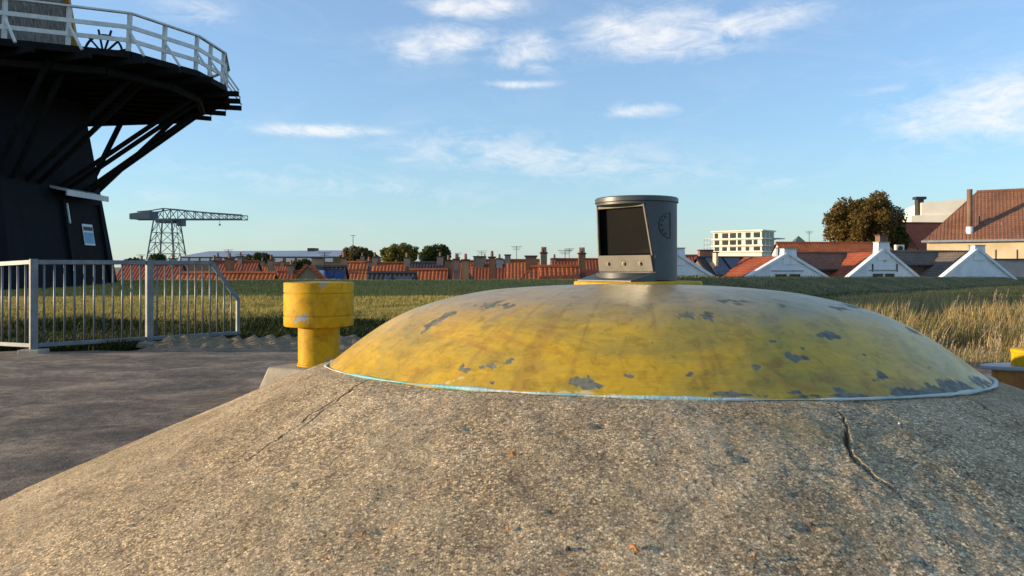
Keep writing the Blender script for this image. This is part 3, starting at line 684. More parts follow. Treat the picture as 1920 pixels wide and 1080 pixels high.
for ie, e in enumerate(along(GP[1:8], 1.15)):
    d_ = (e - C2).normalized(); tip = e + d_ * .42; ft = foot(e, DZ - .3)
    MB().beam((ft.x, ft.y, DZ - .27), (tip.x, tip.y, DZ - .27), .11, .15).build('joist', 'tar_timber', mill)
    top = e - d_ * .75; fb = foot(e, 3.35)
    for s in ((-.24, .24) if ie % 2 else ()):
        t_ = Vector((-d_.y, d_.x)) * s
        MB().beam((fb.x + t_.x, fb.y + t_.y, fb.z), (top.x + t_.x, top.y + t_.y, DZ - .37), .085, .12).build('strut', 'tar_timber', mill)
for inset in (.8,):      # bearers under the joists
    q = [Vector(p) + (C2 - Vector(p)).normalized() * inset for p in VIS[1:]]
    for a, b in zip(q[:-1], q[1:]): MB().beam((a.x, a.y, DZ - .47), (b.x, b.y, DZ - .47), .14, .17).build('bearer', 'tar_timber', mill)
posts = []
for a, b, n_ in ((GP[0], GP[1], 5), (GP[1], GP[2], 7), (GP[2], GP[3], 2), (GP[3], GP[4], 2), (GP[4], GP[5], 2), (GP[5], GP[6], 2), (GP[6], GP[7], 3)):
    for i in range(n_): posts.append(Vector(a) + (Vector(b) - Vector(a)) * i / n_)
for p in posts:
    d_ = (p - C2).normalized(); q = p - d_ * .08
    MB().beam((q.x, q.y, DZ), (q.x + d_.x * .05, q.y + d_.y * .05, DZ + .98), .09, .09, up=(d_.x, d_.y, 0)).build('railing_post', 'white_timber', mill)
    r_ = p + d_ * .42; MB().beam((r_.x, r_.y, DZ - .16), (q.x + d_.x * .03, q.y + d_.y * .03, DZ + .52), .055, .05).build('railing_brace', 'white_timber', mill)
for a, b in zip(VIS[:-1], VIS[1:]):
    for h_, wv, hv in ((.98, .10, .045), (.62, .035, .11), (.28, .035, .11)):
        sh = .05 * h_; a2 = Vector(a) + (Vector(a) - C2).normalized() * (sh - .04); b2 = Vector(b) + (Vector(b) - C2).normalized() * (sh - .04)
        MB().beam((a2.x, a2.y, DZ + h_), (b2.x, b2.y, DZ + h_), wv, hv).build('handrail' if h_ > .9 else 'guard_rail', 'white_timber', mill)
# winding wheel standing on the gallery
wc = Vector(((194 - 960) / F * 21.5, 21.5, DZ + .52)); wm = MB(); wn = 28; wr = .55
for i in range(wn):
    a0, a1 = 2 * math.pi * i / wn, 2 * math.pi * (i + 1) / wn; wm.beam(wc + Vector((wr * math.cos(a0), 0, wr * math.sin(a0))), wc + Vector((wr * math.cos(a1), 0, wr * math.sin(a1))), .05, .05)
for i in range(6):
    a0 = math.pi * i / 6 + .2; dd = Vector((math.cos(a0), 0, math.sin(a0))); wm.beam(wc - dd * .72, wc + dd * .72, .045, .045)
wm.build('winding_wheel', 'tar_timber', mill)

# ------------------------------------------------------------------ hammerhead crane
CD = 420.0
def cp(px, py, dd=0): p = at(px, py, CD); return Vector((p.x, CD + dd, p.z))
base = cp(313, 480); crane = thing('hammerhead_crane', 'grey steel hammerhead harbour crane on a lattice tower beyond the roofs', 'crane', (base.x, CD, TOWN))
def lat(name, segs, w, parent=crane):
    m_ = MB()
    for p, q in segs: m_.beam(p, q, w)
    return m_.build(name, 'crane_paint', parent)
tw, bw = 17, 27; yt, yb = 414, 500
def leg_pt(sx, sy, t): half_px = tw + (bw - tw) * t; p = cp(313 + sx * half_px, yt + (yb - yt) * t); return Vector((p.x, CD + sy * half_px / F * CD, p.z))
for sx in (-1, 1):
    for sy in (-1, 1): lat('tower_leg', [(leg_pt(sx, sy, 0), leg_pt(sx, sy, 1.0))], .55)
ts = [0, .26, .48, .72, 1.0]
for (s1, s2) in (((-1, -1), (1, -1)), ((1, -1), (1, 1)), ((1, 1), (-1, 1)), ((-1, 1), (-1, -1))):
    seg = []
    for i, t in enumerate(ts):
        a, b = leg_pt(*s1, t), leg_pt(*s2, t); seg.append((a, b))
        if i + 1 < len(ts):
            c, d_ = leg_pt(*s1, ts[i + 1]), leg_pt(*s2, ts[i + 1]); mid = (a + b) / 2; m2 = (c + d_) / 2; seg += [(mid, c), (mid, d_), (mid, m2)]
    lat('tower_bracing', seg, .26)
MB().box(tuple(cp(299, 418) - Vector((0, 5, 0))), tuple(cp(329, 411) + Vector((0, 5, 0)))).build('turntable', 'crane_paint', crane)
top = [(265, 398), (289, 396), (313, 392), (340, 394), (357, 396), (373, 397.5), (388, 399), (403, 400.2), (418, 401.2), (432, 402.2), (446, 403.2), (459, 404)]
for sy in (-4.5, 4.5):
    low_ = [(p[0], 411.5) for p in top]; seg = []
    for (a, b) in zip(top[:-1], top[1:]): seg.append((cp(*a, sy), cp(*b, sy)))
    seg.append((cp(252, 411.5, sy), cp(459, 411.5, sy))); lat('jib_chord', seg, .55)
    seg = []
    for i, (a, b) in enumerate(zip(top, low_)):
        if a[0] > 330: seg.append((cp(*a, sy), cp(*b, sy)))
    seg += [(cp(289, 396, sy), cp(303, 411, sy)), (cp(303, 411, sy), cp(313, 392, sy)), (cp(313, 392, sy), cp(324, 411, sy)), (cp(324, 411, sy), cp(340, 394, sy)), (cp(313, 392, sy), cp(313, 411, sy))]
    for i in range(3, len(top) - 1): seg.append((cp(*top[i], sy), cp(*low_[i + 1], sy)))
    lat('jib_lattice', seg, .34)
ct = MB().prism([cp(251, 411.5, -5), cp(289, 411.5, -5), cp(289, 396.5, -5), cp(251, 401.5, -5)], (0, 10, 0)); ct.build('counterweight', 'crane_paint', crane)
MB().box(tuple(cp(336, 424, -3)), tuple(cp(344.5, 412.5, 3))).build('driver_cab', 'crane_paint', crane)
hk = MB(); hk.beam(cp(412, 412), cp(412, 420), .18); hk.box(tuple(cp(410.8, 423, -.4)), tuple(cp(413.4, 420, .4))); hk.build('hook_block', 'crane_paint', crane)

# ------------------------------------------------------------------ houses
def rotz(u, v, yaw): c, s = math.cos(yaw), math.sin(yaw); return u * c - v * s, u * s + v * c
def chimney(par, P0, w, d, zb2, zt2, mat, yaw=0, pots=1, cap='dark_trim', capw=.06, potm='brick_red'):
    def bx(x0, x1, y0, y1, za, zb3):
        c = [rotz(x, y, yaw) for x, y in ((x0, y0), (x1, y0), (x1, y1), (x0, y1))]
        return [(P0[0] + x, P0[1] + y, za) for x, y in c] + [(P0[0] + x, P0[1] + y, zb3) for x, y in c]
    ch = MB().hexa(bx(-w / 2, w / 2, -d / 2, d / 2, zb2, zt2 - .10)).build('chimney', mat, par)
    MB().hexa(bx(-w / 2 - capw, w / 2 + capw, -d / 2 - capw, d / 2 + capw, zt2 - .10, zt2)).build('chimney_cap', cap, ch)
    for k in range(pots):
        x, y = rotz((k - (pots - 1) / 2) * w * .45, 0, yaw); MB().cyl((P0[0] + x, P0[1] + y, zt2), (P0[0] + x, P0[1] + y, zt2 + .38), .11, 8, .09).build('chimney_pot', potm, ch)
def house(label, px0, px1, ry, depth, roof='tile_orange', wall='brick_brown', hw=3.6, pitch=42, yaw=0, chims=(), hip=(0, 0), solar=(), name='row_house', cat='house', ribs=True, group=None, eave_trim=None, slope_px=None):
    X = ((px0 + px1) / 2 - 960) / F * depth; Wd = (px1 - px0) / F * depth / math.cos(yaw); zr = EYE + (HZ - ry) / F * depth; tn = math.tan(R(pitch)); ze = zr - hw * tn
    root = thing(name, label, cat, (X, depth, TOWN), group)
    def pt(u, v, z): x, y = rotz(u, v, yaw); return (X + x, depth + y, z)
    # tiled roof: ribbed pantile slopes
    v = []; f = []; st = .085 if ribs else 2.0; n_ = max(2, int(Wd / st)); NS = 7
    for side in (-1, 1):
        o = len(v)
        for i in range(n_ + 1):
            u = -Wd / 2 + Wd * i / n_; hgt = .055 * abs(math.sin(math.pi * (u + Wd / 2) / .30)) if ribs else 0
            for k in range(NS + 1):
                t = k / NS; uu = u
                l0 = -Wd / 2 + hip[0] * (1 - t); l1 = Wd / 2 - hip[1] * (1 - t); uu = min(max(uu, l0), l1)
                v.append(pt(uu, side * hw * t, zr - hw * tn * t + hgt))
        for i in range(n_):
            for k in range(NS):
                a = o + i * (NS + 1) + k; q = (a, a + 1, a + NS + 2, a + NS + 1); f.append(q if side < 0 else q[::-1])
    roof_o = mesh_obj('roof', v, f, roof, root)
    rg = MB(); rg.cyl(pt(-Wd / 2 + hip[0], 0, zr + .04), pt(Wd / 2 - hip[1], 0, zr + .04), .13, 8); rg.build('ridge_tiles', roof, roof_o)
    if hip[0] or hip[1]:
        hp = MB()
        for s, h_ in ((-1, hip[0]), (1, hip[1])):
            if h_: hp.poly([pt(s * (Wd / 2 - h_), 0, zr), pt(s * Wd / 2, -hw, ze), pt(s * Wd / 2, hw, ze)], [(0, 1, 2)])
        hp.build('hip_slope', roof, roof_o)
    i_ = .12; w_ = MB(); a, b = -Wd / 2 + i_, Wd / 2 - i_; q = hw - .3
    ztop_ = (zr - .25) if not (hip[0] or hip[1]) else ze
    ring = [pt(a, -q, 0), pt(b, -q, 0), pt(b, q, 0), pt(a, q, 0)]
    lo_ = [(p[0], p[1], TOWN) for p in ring]; up_ = [(p[0], p[1], ze + .1) for p in ring]
    w_.poly(lo_ + up_, [(0, 1, 5, 4), (1, 2, 6, 5), (2, 3, 7, 6), (3, 0, 4, 7)])
    if not (hip[0] or hip[1]):
        for s in (a, b): w_.poly([pt(s, -q, ze + .1), pt(s, q, ze + .1), pt(s, 0, zr - .22)], [(0, 1, 2)])
    w_.build('wall', wall, root)
    MB().beam(pt(-Wd / 2, -hw - .03, ze + .0), pt(Wd / 2, -hw - .03, ze + .0), .12, .12).build('gutter', eave_trim or 'dark_trim', root)
    for c in chims:
        cpx0, cpx1, cty = c[0], c[1], c[2]; m_ = c[3] if len(c) > 3 else 'brick_brown'; vv = c[4] if len(c) > 4 else 0; pots = c[5] if len(c) > 5 else 1
        dd = depth + vv; P = at((cpx0 + cpx1) / 2, cty, dd); w2 = (cpx1 - cpx0) / F * dd
        chimney(root, (P.x, dd), w2 * .9, .55, zr - 1.0 - abs(vv) * tn, P.z, m_, yaw, pots)
    if len(chims) > 0 and (int(px0) % 3) != 1:       # roof aerial
        u = Wd * (.15 if int(px0) % 2 else -.2); hA = 1.1 + .5 * ((int(px1) % 5) / 5); aer = MB(); aer.beam(pt(u, .1, zr), pt(u, .1, zr + hA), .045)
        for q_, l_ in ((.98, .5), (.88, .4), (.78, .3)): aer.beam(pt(u - l_, .1, zr + hA * q_), pt(u + l_, .1, zr + hA * q_), .03)
        aer.build('aerial', 'dark_trim', root)
    for (s0, s1, t0, t1, m_) in solar:     # photovoltaic panels: photo columns, slope fractions
        u0 = (s0 - (px0 + px1) / 2) / F * depth / math.cos(yaw); u1 = (s1 - (px0 + px1) / 2) / F * depth / math.cos(yaw); n2 = max(1, round((u1 - u0) / 1.05))
        for k in range(n2):
            ua = u0 + (u1 - u0) * k / n2 + .02; ub = u0 + (u1 - u0) * (k + 1) / n2 - .02; pts = []
            for up_ in (.10, .15):
                for (uu, tt) in ((ua, t1), (ub, t1), (ub, t0), (ua, t0)): pts.append(pt(uu, -hw * tt - .02, zr - hw * tn * tt + up_))
            MB().hexa(pts).build('solar_panel', m_, roof_o)
    return root
def gabled(label, px0, px1, py_base, py_apex, depth, wall='white_wall', roof='tile_red', length=6, yaw=0, neck=None, chim=None, wins=(), anchors=(), cop='white_wall', name='gabled_house', cat='house', group=None, solar_right=None):
    """house whose gable wall looks at us; neck=(px0,px1,ytop) is the white stack at the apex"""
    X = ((px0 + px1) / 2 - 960) / F * depth; cs = math.cos(yaw)
    U = lambda px: (px - (px0 + px1) / 2) / F * depth / cs
    Zp = lambda py: EYE + (HZ - py) / F * depth
    root = thing(name, label, cat, (X, depth, TOWN), group)
    def pt(u, v, z): x, y = rotz(u, v, yaw); return (X + x, depth + y, z)
    hw = U(px1); zb2, za_ = Zp(py_base), Zp(py_apex); sl_ = (za_ - zb2) / hw; ext = 1.0; zE = zb2 - sl_ * ext; H2 = hw + ext
    outer = [(-H2, TOWN), (H2, TOWN), (H2, zE), (0, za_), (-H2, zE)]
    off = Vector(pt(0, .3, 0)) - Vector(pt(0, 0, 0))
    w_ = MB().prism([pt(u, 0, z) for u, z in outer], off).build('gable_wall', wall, root)
    for s in (-1, 1):        # raised coping on the gable slopes
        p, q = pt(s * (H2 + .1), .10, zE - .02), pt(s * .12, .10, za_ + .06); MB().beam(p, q, .50, .20).build('coping', cop, w_)
    if neck:
        n0, n1, nt_ = neck; w2 = U((n1 - n0) / 2 + (px0 + px1) / 2); uc = U((n0 + n1) / 2)
        MB().hexa([pt(uc - w2 - .10, -.06, za_ - .75), pt(uc + w2 + .10, -.06, za_ - .75), pt(uc + w2 + .10, .5, za_ - .75), pt(uc - w2 - .10, .5, za_ - .75), pt(uc - w2, -.06, Zp(nt_)), pt(uc + w2, -.06, Zp(nt_)), pt(uc + w2, .5, Zp(nt_)), pt(uc - w2, .5, Zp(nt_))]).build('gable_stack', wall, w_)
        MB().hexa([pt(uc - w2 - .05, -.11, Zp(nt_)), pt(uc + w2 + .05, -.11, Zp(nt_)), pt(uc + w2 + .05, .55, Zp(nt_)), pt(uc - w2 - .05, .55, Zp(nt_)), pt(uc - w2 - .05, -.11, Zp(nt_) + .07), pt(uc + w2 + .05, -.11, Zp(nt_) + .07), pt(uc + w2 + .05, .55, Zp(nt_) + .07), pt(uc - w2 - .05, .55, Zp(nt_) + .07)]).build('stack_cap', 'zinc', w_)
    if chim:
        P = pt(U((chim[0] + chim[1]) / 2), .25, 0); chimney(root, P, U((chim[1] - chim[0]) / 2 + (px0 + px1) / 2) * 2 * .92, .5, za_, Zp(chim[2]), 'brick_brown', yaw, 0)
    for s in (-1, 1):
        v = []; f = []; n_ = int(length / .1)
        for i in range(n_ + 1):
            vv = .3 + length * i / n_; hgt = .05 * abs(math.sin(math.pi * vv / .3))
            for k in range(6): t = k / 5; v.append(pt(s * H2 * t * 1.04, vv, za_ - .12 + (zE - za_) * t * 1.04 + hgt))
        for i in range(n_):
            for k in range(5): a = i * 6 + k; q = (a, a + 1, a + 7, a + 6); f.append(q if s > 0 else q[::-1])
        mesh_obj('roof', v, f, roof, root)
    sm = MB(); sm.poly([pt(-H2 + .1, .3, TOWN), pt(-H2 + .1, length, TOWN), pt(-H2 + .1, length, zE), pt(-H2 + .1, .3, zE), pt(H2 - .1, .3, TOWN), pt(H2 - .1, length, TOWN), pt(H2 - .1, length, zE), pt(H2 - .1, .3, zE)], [(0, 1, 2, 3), (4, 7, 6, 5), (1, 5, 6, 2)]); sm.build('side_wall', wall, root)
    for (a, b, yt_) in wins:
        zt2 = Zp(yt_); zl = zt2 - 1.25; u0, u1 = U(a), U(b)
        wn_ = MB().prism([pt(u0, -.012, zl), pt(u1, -.012, zl), pt(u1, -.012, zt2), pt(u0, -.012, zt2)], off * .02).build('window', 'window_dark', w_)
        fr = MB(); fr.beam(pt(u0, -.03, zt2), pt(u1, -.03, zt2), .05, .09); fr.beam(pt(u0, -.03, zl), pt(u0, -.03, zt2), .05, .07); fr.beam(pt(u1, -.03, zl), pt(u1, -.03, zt2), .05, .07); fr.build('window_frame', 'white_timber', wn_)
    if wins:
        zt2 = Zp(wins[0][2]) + .22; MB().beam(pt(U(wins[0][0]) - .3, -.04, zt2), pt(U(wins[-1][1]) + .3, -.04, zt2), .07, .07).build('lintel', 'grey_wall', w_)
    for (a, y_) in anchors: MB().beam(pt(U(a), -.03, Zp(y_) - .3), pt(U(a), -.03, Zp(y_) + .3), .10, .04).build('wall_anchor', 'dark_trim', w_)
    if solar_right:
        t0, t1, v0, v1, m_ = solar_right; pts = []
        for up_ in (.12, .18):
            for (t, vv) in ((t1, v0), (t1, v1), (t0, v1), (t0, v0)): pts.append(pt(H2 * t, vv, za_ - .06 + (zE - za_) * t + up_))
        MB().hexa(pts).build('solar_panel', m_, root)
    return root
# left quarter: orange-roofed terraces below the dike
house('terrace house with ribbed orange roof right behind the railing end', 335, 518, 513, 54, chims=[(424, 437, 484, 'brick_brown', 1.2), (396, 408, 488, 'brick_brown', 1.5)], hw=3.4)
house('dark red roof with sooty chimneys seen through the railing', 402, 486, 491, 72, 'tile_red', chims=[(405, 412, 481, 'brick_red'), (446, 456, 480, 'brick_red')])
house('orange roof low behind the railing bars, next to the mill', 228, 345, 497, 78, 'tile_red', chims=[(262, 270, 486), (318, 330, 484, 'brick_tan')])
house('small red roof between the ribbed roof and the brick gable', 520, 566, 510, 62, 'tile_red', chims=[(503, 514, 486, 'brick_brown', 1.0), (540, 552, 496, 'brick_brown')])
gabled('tan brick gable with red verge tiles rising behind the yellow vent', 551, 606, 527, 499, 50, 'brick_tan', 'tile_dark', 7, 0, cop='tile_red', chim=None, solar_right=(.2, .95, .8, 6.4, 'solar'))
house('dark roof carrying two blue solar panels beside the brick gable', 590, 650, 501, 54, 'tile_dark', chims=[(585, 607, 482, 'brick_tan', 1.0, 0), (640, 649, 482, 'brick_tan', .6)], solar=[(609, 652, .12, .95, 'solar')])
house('short orange roof between pale chimneys right of the solar panels', 648, 692, 493, 63, 'tile_orange', chims=[(688, 696, 490, 'brick_red'),])
house('orange roof with a pale end chimney below the olive tree', 700, 764, 494, 66, 'tile_orange', chims=[(698, 708, 481, 'brick_tan'), (757, 769, 482, 'brick_tan')])
house('low dark roof with two tilted grey panels at the dike edge', 688, 782, 513, 50, 'tile_dark', solar=[(722, 733, .1, .8, 'solar_grey'), (743, 774, .1, .8, 'solar_grey')])
house('purple-brown slate roof with pale ridge below the dark tree', 766, 838, 493, 75, 'tile_dark', chims=[(819, 832, 480, 'brick_red')])
house('narrow strip of orange roof under the slate roof', 768, 840, 507, 60, 'tile_orange', chims=[(834, 848, 487, 'brick_brown', .3)])
house('dark slate roof with yellowish stack at its left end', 868, 925, 499, 52, 'tile_dark', chims=[(866, 880, 486, 'brick_tan', -1.3), (850, 861, 485, 'brick_red', 3)], hip=(0, 2.0))
house('red roof with broad flat-capped chimney between the slate roofs', 884, 948, 498, 70, 'tile_red', chims=[(887, 909, 480, 'brick_brown', 0, 0), (930, 943, 484, 'grey_wall')])
house('big ribbed orange hipped roof in the middle of the terrace', 922, 1010, 502, 50, 'tile_orange', hip=(2.6, 0), chims=[(916, 929, 481, 'brick_brown', .6), (984, 1007, 479, 'brick_brown', .6, 0)])
house('upper orange roof with a lone square chimney above the hipped roof', 950, 1012, 489, 66, 'tile_orange', chims=[(946, 958, 477, 'brick_red', 0, 0)])
house('long ribbed orange roof with dark eaves left of the sighting head', 1011, 1086, 501, 52, 'tile_orange', chims=[(1013, 1026, 473, 'brick_brown', 1.0, 2), (1084, 1098, 474, 'brick_brown', .7, 2)], hw=1.1)
house('far orange roof with pale ridge behind the long ribbed roof', 1032, 1150, 487, 72, 'tile_red', chims=[(1036, 1043, 484, 'brick_red')])
house('ribbed orange roof with grey panel touching the sighting head', 1088, 1180, 499, 47, 'tile_orange', hip=(1.6, 0), solar=[(1102, 1134, .5, .98, 'solar_grey')])
house('far brown roof between the lantern mast and the olive tree', 668, 712, 489, 98, 'tile_brown', chims=[(676, 683, 480, 'brick_red')])
house('far red roof with twin chimneys behind the slate roof stack', 842, 900, 490, 96, 'tile_red', chims=[(855, 862, 482, 'brick_red'), (893, 899, 484, 'brick_brown')])
house('far taupe roof behind the flat-capped chimney', 898, 958, 488, 104, 'tile_taupe', chims=[(906, 912, 481, 'brick_red')])
house('far orange roof with small stack left of the warehouse vent', 470, 545, 497, 90, 'tile_orange', chims=[(488, 496, 489, 'brick_brown'), (527, 534, 490, 'brick_red')])
# right: white gables and long roofs, the row turned a little to the right
YW = R(14)
gabled('white gable partly hidden by the sighting head with tall white stack', 1190, 1342, 521, 477, 52, yaw=YW, neck=(1258, 1284, 466), roof='tile_dark')
gabled('white gable with two windows and one iron anchor beside solar roofs', 1400, 1553, 518, 478, 58, yaw=YW, neck=(1469, 1494, 467), wins=((1450, 1475, 513), (1479, 1503, 513)), anchors=((1481, 489),), roof='tile_red')
gabled('white gable with brown brick chimney and three iron anchors', 1588, 1726, 518, 470, 58, yaw=YW, neck=(1645, 1668, 455), chim=(1648, 1667, 440), wins=((1632, 1655, 512), (1658, 1680, 512)), anchors=((1659, 483), (1633, 502), (1685, 502)), roof='tile_red')
gabled('plain white gable without windows in front of the cream house', 1762, 1904, 518, 470, 58, yaw=YW, neck=(1826, 1848, 461), roof='tile_taupe')
house('brick-red roof between two white gables', 1478, 1656, 475, 62, 'tile_brown', 'brick_brown', 1.75, 38, YW)
house('taupe tiled roof with dark eaves between white gables', 1655, 1842, 473, 62, 'tile_taupe', 'brick_brown', 1.4, 38, YW)
house('dark roof with a row of grey solar panels beside the white gable', 1300, 1462, 484, 64, 'tile_dark', 'brick_brown', 2.2, 36, YW, solar=[(1316, 1348, .08, .95, 'solar_grey'), (1352, 1384, .08, .9, 'solar_grey'), (1392, 1452, .06, .95, 'solar_grey')], chims=[(1339, 1344, 472, 'cream_wall', -1.5, 0)])
house('long low orange roof behind the white gables', 1452, 1668, 456, 86, 'tile_orange', 'offwhite_wall', 1.5, 40, R(4), chims=[(1456, 1462, 464, 'grey_wall', -2.2, 0)])
house('short red roof end left of the panelled roof', 1284, 1312, 480, 80, 'tile_red', chims=[])
bx_ = at(1323, 470, 75); kk = thing('brick_stack', 'wide dark brown brick stack above the solar roofs', 'chimney', (bx_.x, 75, TOWN))
MB().box((bx_.x - .68, 74.6, TOWN), (bx_.x + .68, 75.4, bx_.z)).build('stack_shaft', 'brick_red', kk); MB().box((bx_.x - .74, 74.54, bx_.z), (bx_.x + .74, 75.46, bx_.z + .1)).build('stack_cap', 'dark_trim', kk)
# cream house with the big brown roof
def big_house():
    d0 = 72.0; yaw = R(-32); E0 = at(1738, 452, d0); X, Y = E0.x, E0.y
    root = thing('cream_house', 'cream walled house with big brown tiled roof, skylight and tall flue', 'house', (X, Y, TOWN))
    def pt(u, v, z): x, y = rotz(u, v, yaw); return Vector((X + x, Y + y, z))
    Lg = 24.0; wdt = 5.6; ze = E0.z; zr = ze + 4.95; hipu = 4.4; hb = 3.0
    v = []; f = []; n_ = 240; NS = 14
    for i in range(n_ + 1):
        u = -.35 + (Lg + .35) * i / n_; hg = .05 * abs(math.sin(math.pi * u / .3))
        for k in range(NS + 1):
            t = k / NS; l0 = -.35 + hipu * t; uu = max(u, l0); v.append(pt(uu, -.35 + (wdt + .35) * t, ze + (zr - ze) * t + hg + .02 * (k % 2)))
    for i in range(n_):
        for k in range(NS): a = i * (NS + 1) + k; f.append((a, a + NS + 1, a + NS + 2, a + 1))
    roof = mesh_obj('roof', v, f, 'tile_brown', root)
    hp = MB().poly([pt(-.35, -.35, ze), pt(hipu - .35, wdt, zr), pt(-.35, 2 * wdt + .35, ze)], [(0, 2, 1)]); hp.poly([pt(hipu - .35, wdt, zr), pt(Lg, wdt, zr), pt(Lg, 2 * wdt + .35, ze), pt(-.35, 2 * wdt + .35, ze)], [(0, 1, 2, 3)]); hp.build('rear_slopes', 'tile_brown', roof)
    MB().cyl(pt(hipu - .35, wdt, zr + .05), pt(Lg, wdt, zr + .05), .16, 8).build('ridge_tiles', 'tile_brown', roof)
    MB().beam(pt(-.45, -.42, ze - .05), pt(Lg, -.42, ze - .05), .26, .20).build('gutter', 'zinc', root)
    w_ = MB(); w_.hexa([pt(0, 0, TOWN), pt(Lg, 0, TOWN), pt(Lg, 2 * wdt, TOWN), pt(0, 2 * wdt, TOWN), pt(0, 0, ze), pt(Lg, 0, ze), pt(Lg, 2 * wdt, ze), pt(0, 2 * wdt, ze)]); w_.build('wall', 'cream_wall', root)
    def rp(px, py):      # a photo point carried onto the roof slope
        dirv = Vector(((px - 960) / F, 1, (HZ - py) / F)); n = (pt(1, 0, ze) - pt(0, 0, ze)).cross(pt(0, wdt, zr) - pt(0, 0, ze)); o = Vector((0, 0, EYE))
        return o + dirv * ((pt(0, 0, ze) - o).dot(n) / dirv.dot(n))
    nrm = (pt(1, 0, ze) - pt(0, 0, ze)).cross(pt(0, wdt, zr) - pt(0, 0, ze)).normalized()
    q = [rp(1858, 441), rp(1880, 441), rp(1898, 419), rp(1874, 419)]
    sk = MB().prism([p + nrm * .06 for p in q], nrm * .10).build('skylight', 'zinc', roof); c = sum(q, Vector()) / 4
    MB().prism([c + (p - c) * .86 + nrm * .17 for p in q], nrm * .012).build('skylight_glass', 'skylight_glass', sk)
    b = rp(1818, 440); zt2 = EYE + (HZ - 355) / F * b.y
    fl = MB().cyl(b - Vector((0, 0, .3)), Vector((b.x, b.y, zt2)), .24, 16); flo = fl.build('flue', 'brick_brown', roof, True); MB().cyl(b - Vector((0, 0, .2)), b + Vector((0, 0, .75)), .30, 16).build('flue_flashing', 'white_wall', flo, True)
    p = rp(1835, 424); MB().cyl(p, p + Vector((0, 0, .95)), .11, 10).build('vent_pipe', 'dark_trim', roof)
    for (a, y_) in ((1838, 453), (1872, 484), (1897, 482)):
        d_ = (E0.y); pp = rp(a, 440); s = pt(1, 0, 0) - pt(0, 0, 0)
    return root
big_house()
sh = at(1880, 487, 66); MB_ = MB().box((sh.x - 1.0, 66, TOWN), (sh.x + 6, 70, sh.z)); gs = thing('grey_shed', 'plain grey shed wall below the cream house', 'shed', (sh.x, 66, TOWN))
MB_.build('wall', 'grey_wall', gs); MB().box((sh.x - 1.1, 65.9, sh.z), (sh.x + 6.1, 70.1, sh.z + .1)).build('roof_edge', 'dark_trim', gs)
for u in (.2, 2.1): MB().cyl((sh.x + u - .6, 66.3, sh.z + .1), (sh.x + u - .6, 66.3, sh.z + .9), .07, 8).build('vent_pipe', 'dark_trim', gs)
# white hall behind the cream house
hd = 112.0; p0 = at(1709, 420, hd); hall = thing('white_hall', 'tall pale flat-topped hall with dark flue behind the autumn tree', 'hall', (p0.x, hd, TOWN)); yw = R(-18)
def hp_(u, v, z): x, y = rotz(u, v, yw); return Vector((p0.x + x, hd + y, z))
Zh = lambda py: EYE + (HZ - py) / F * hd
MB().hexa([hp_(0, 0, TOWN), hp_(26, 0, TOWN), hp_(26, 14, TOWN), hp_(0, 14, TOWN), hp_(0, 0, Zh(404)), hp_(26, 0, Zh(402)), hp_(26, 14, Zh(402)), hp_(0, 14, Zh(404))]).build('lower_block', 'offwhite_wall', hall)
MB().hexa([hp_(1.4, .3, Zh(410)), hp_(26, .3, Zh(410)), hp_(26, 13, Zh(410)), hp_(1.4, 13, Zh(410)), hp_(1.4, .3, Zh(380)), hp_(26, .3, Zh(360)), hp_(26, 13, Zh(360)), hp_(1.4, 13, Zh(380))]).build('upper_block', 'offwhite_wall', hall)
c = at(1724, 405, hd + 1); fl = MB().box((c.x - .45, hd + .6, c.z - 2), (c.x + .45, hd + 1.5, Zh(373))); flo = fl.build('flue', 'dark_trim', hall); MB().box((c.x - .75, hd + .5, Zh(373)), (c.x + .8, hd + 1.6, Zh(368))).build('flue_cowl', 'dark_trim', flo)
c = at(1849, 362, hd + 2); MB().box((c.x - .7, hd + 1.5, c.z - 1.6), (c.x + .7, hd + 3, Zh(354))).build('roof_vent', 'zinc', hall)
house('dark red roof below the white hall', 1684, 1790, 419, 96, 'tile_red', 'brick_red', 3.6, 45, R(8), chims=[(1690, 1696, 430, 'brick_red', -1, 0)])
ac = at(1686, 466, 70); a2 = thing('air_unit', 'boxy white air conditioning unit on the roof by the brick chimney', 'air conditioner', (ac.x, 70, ac.z - .4)); MB().box((ac.x - .38, 69.8, ac.z - .35), (ac.x + .38, 70.2, ac.z + .35)).build('case', 'offwhite_wall', a2); MB().cyl((ac.x, 69.8, ac.z), (ac.x, 69.77, ac.z), .25, 16).build('fan_grille', 'dark_trim', a2); MB().box((ac.x - .5, 69.7, TOWN), (ac.x + 9, 72, ac.z - .36)).build('flat_roof', 'grey_wall', a2)
# apartment block
ad = 230.0; yw2 = R(-42); q0 = at(1337, 440, ad); ap_ = thing('apartment_block', 'modern flat-roofed cream apartment block with glazed corner beyond the solar roofs', 'building', (q0.x, ad, TOWN))
def apt(u, v, z): x, y = rotz(u, v, yw2); return Vector((q0.x + x, ad + y, z))
Za = lambda py: EYE + (HZ - py) / F * ad
fw, fdp = 15.5, 9.0
MB().hexa([apt(0, 0, TOWN), apt(fw, 0, TOWN), apt(fw, fdp, TOWN), apt(0, fdp, TOWN), apt(0, 0, Za(435)), apt(fw, 0, Za(435)), apt(fw, fdp, Za(435)), apt(0, fdp, Za(435))]).build('wall', 'offwhite_wall', ap_)
for py in (435, 449.5, 462, 473): MB().hexa([apt(-.5, -.7, Za(py) - .15), apt(fw + .6, -.7, Za(py) - .15), apt(fw + .6, fdp, Za(py) - .15), apt(-.5, fdp, Za(py) - .15), apt(-.5, -.7, Za(py) + .22), apt(fw + .6, -.7, Za(py) + .22), apt(fw + .6, fdp, Za(py) + .22), apt(-.5, fdp, Za(py) + .22)]).build('floor_slab', 'offwhite_wall', ap_)
random.seed(3)
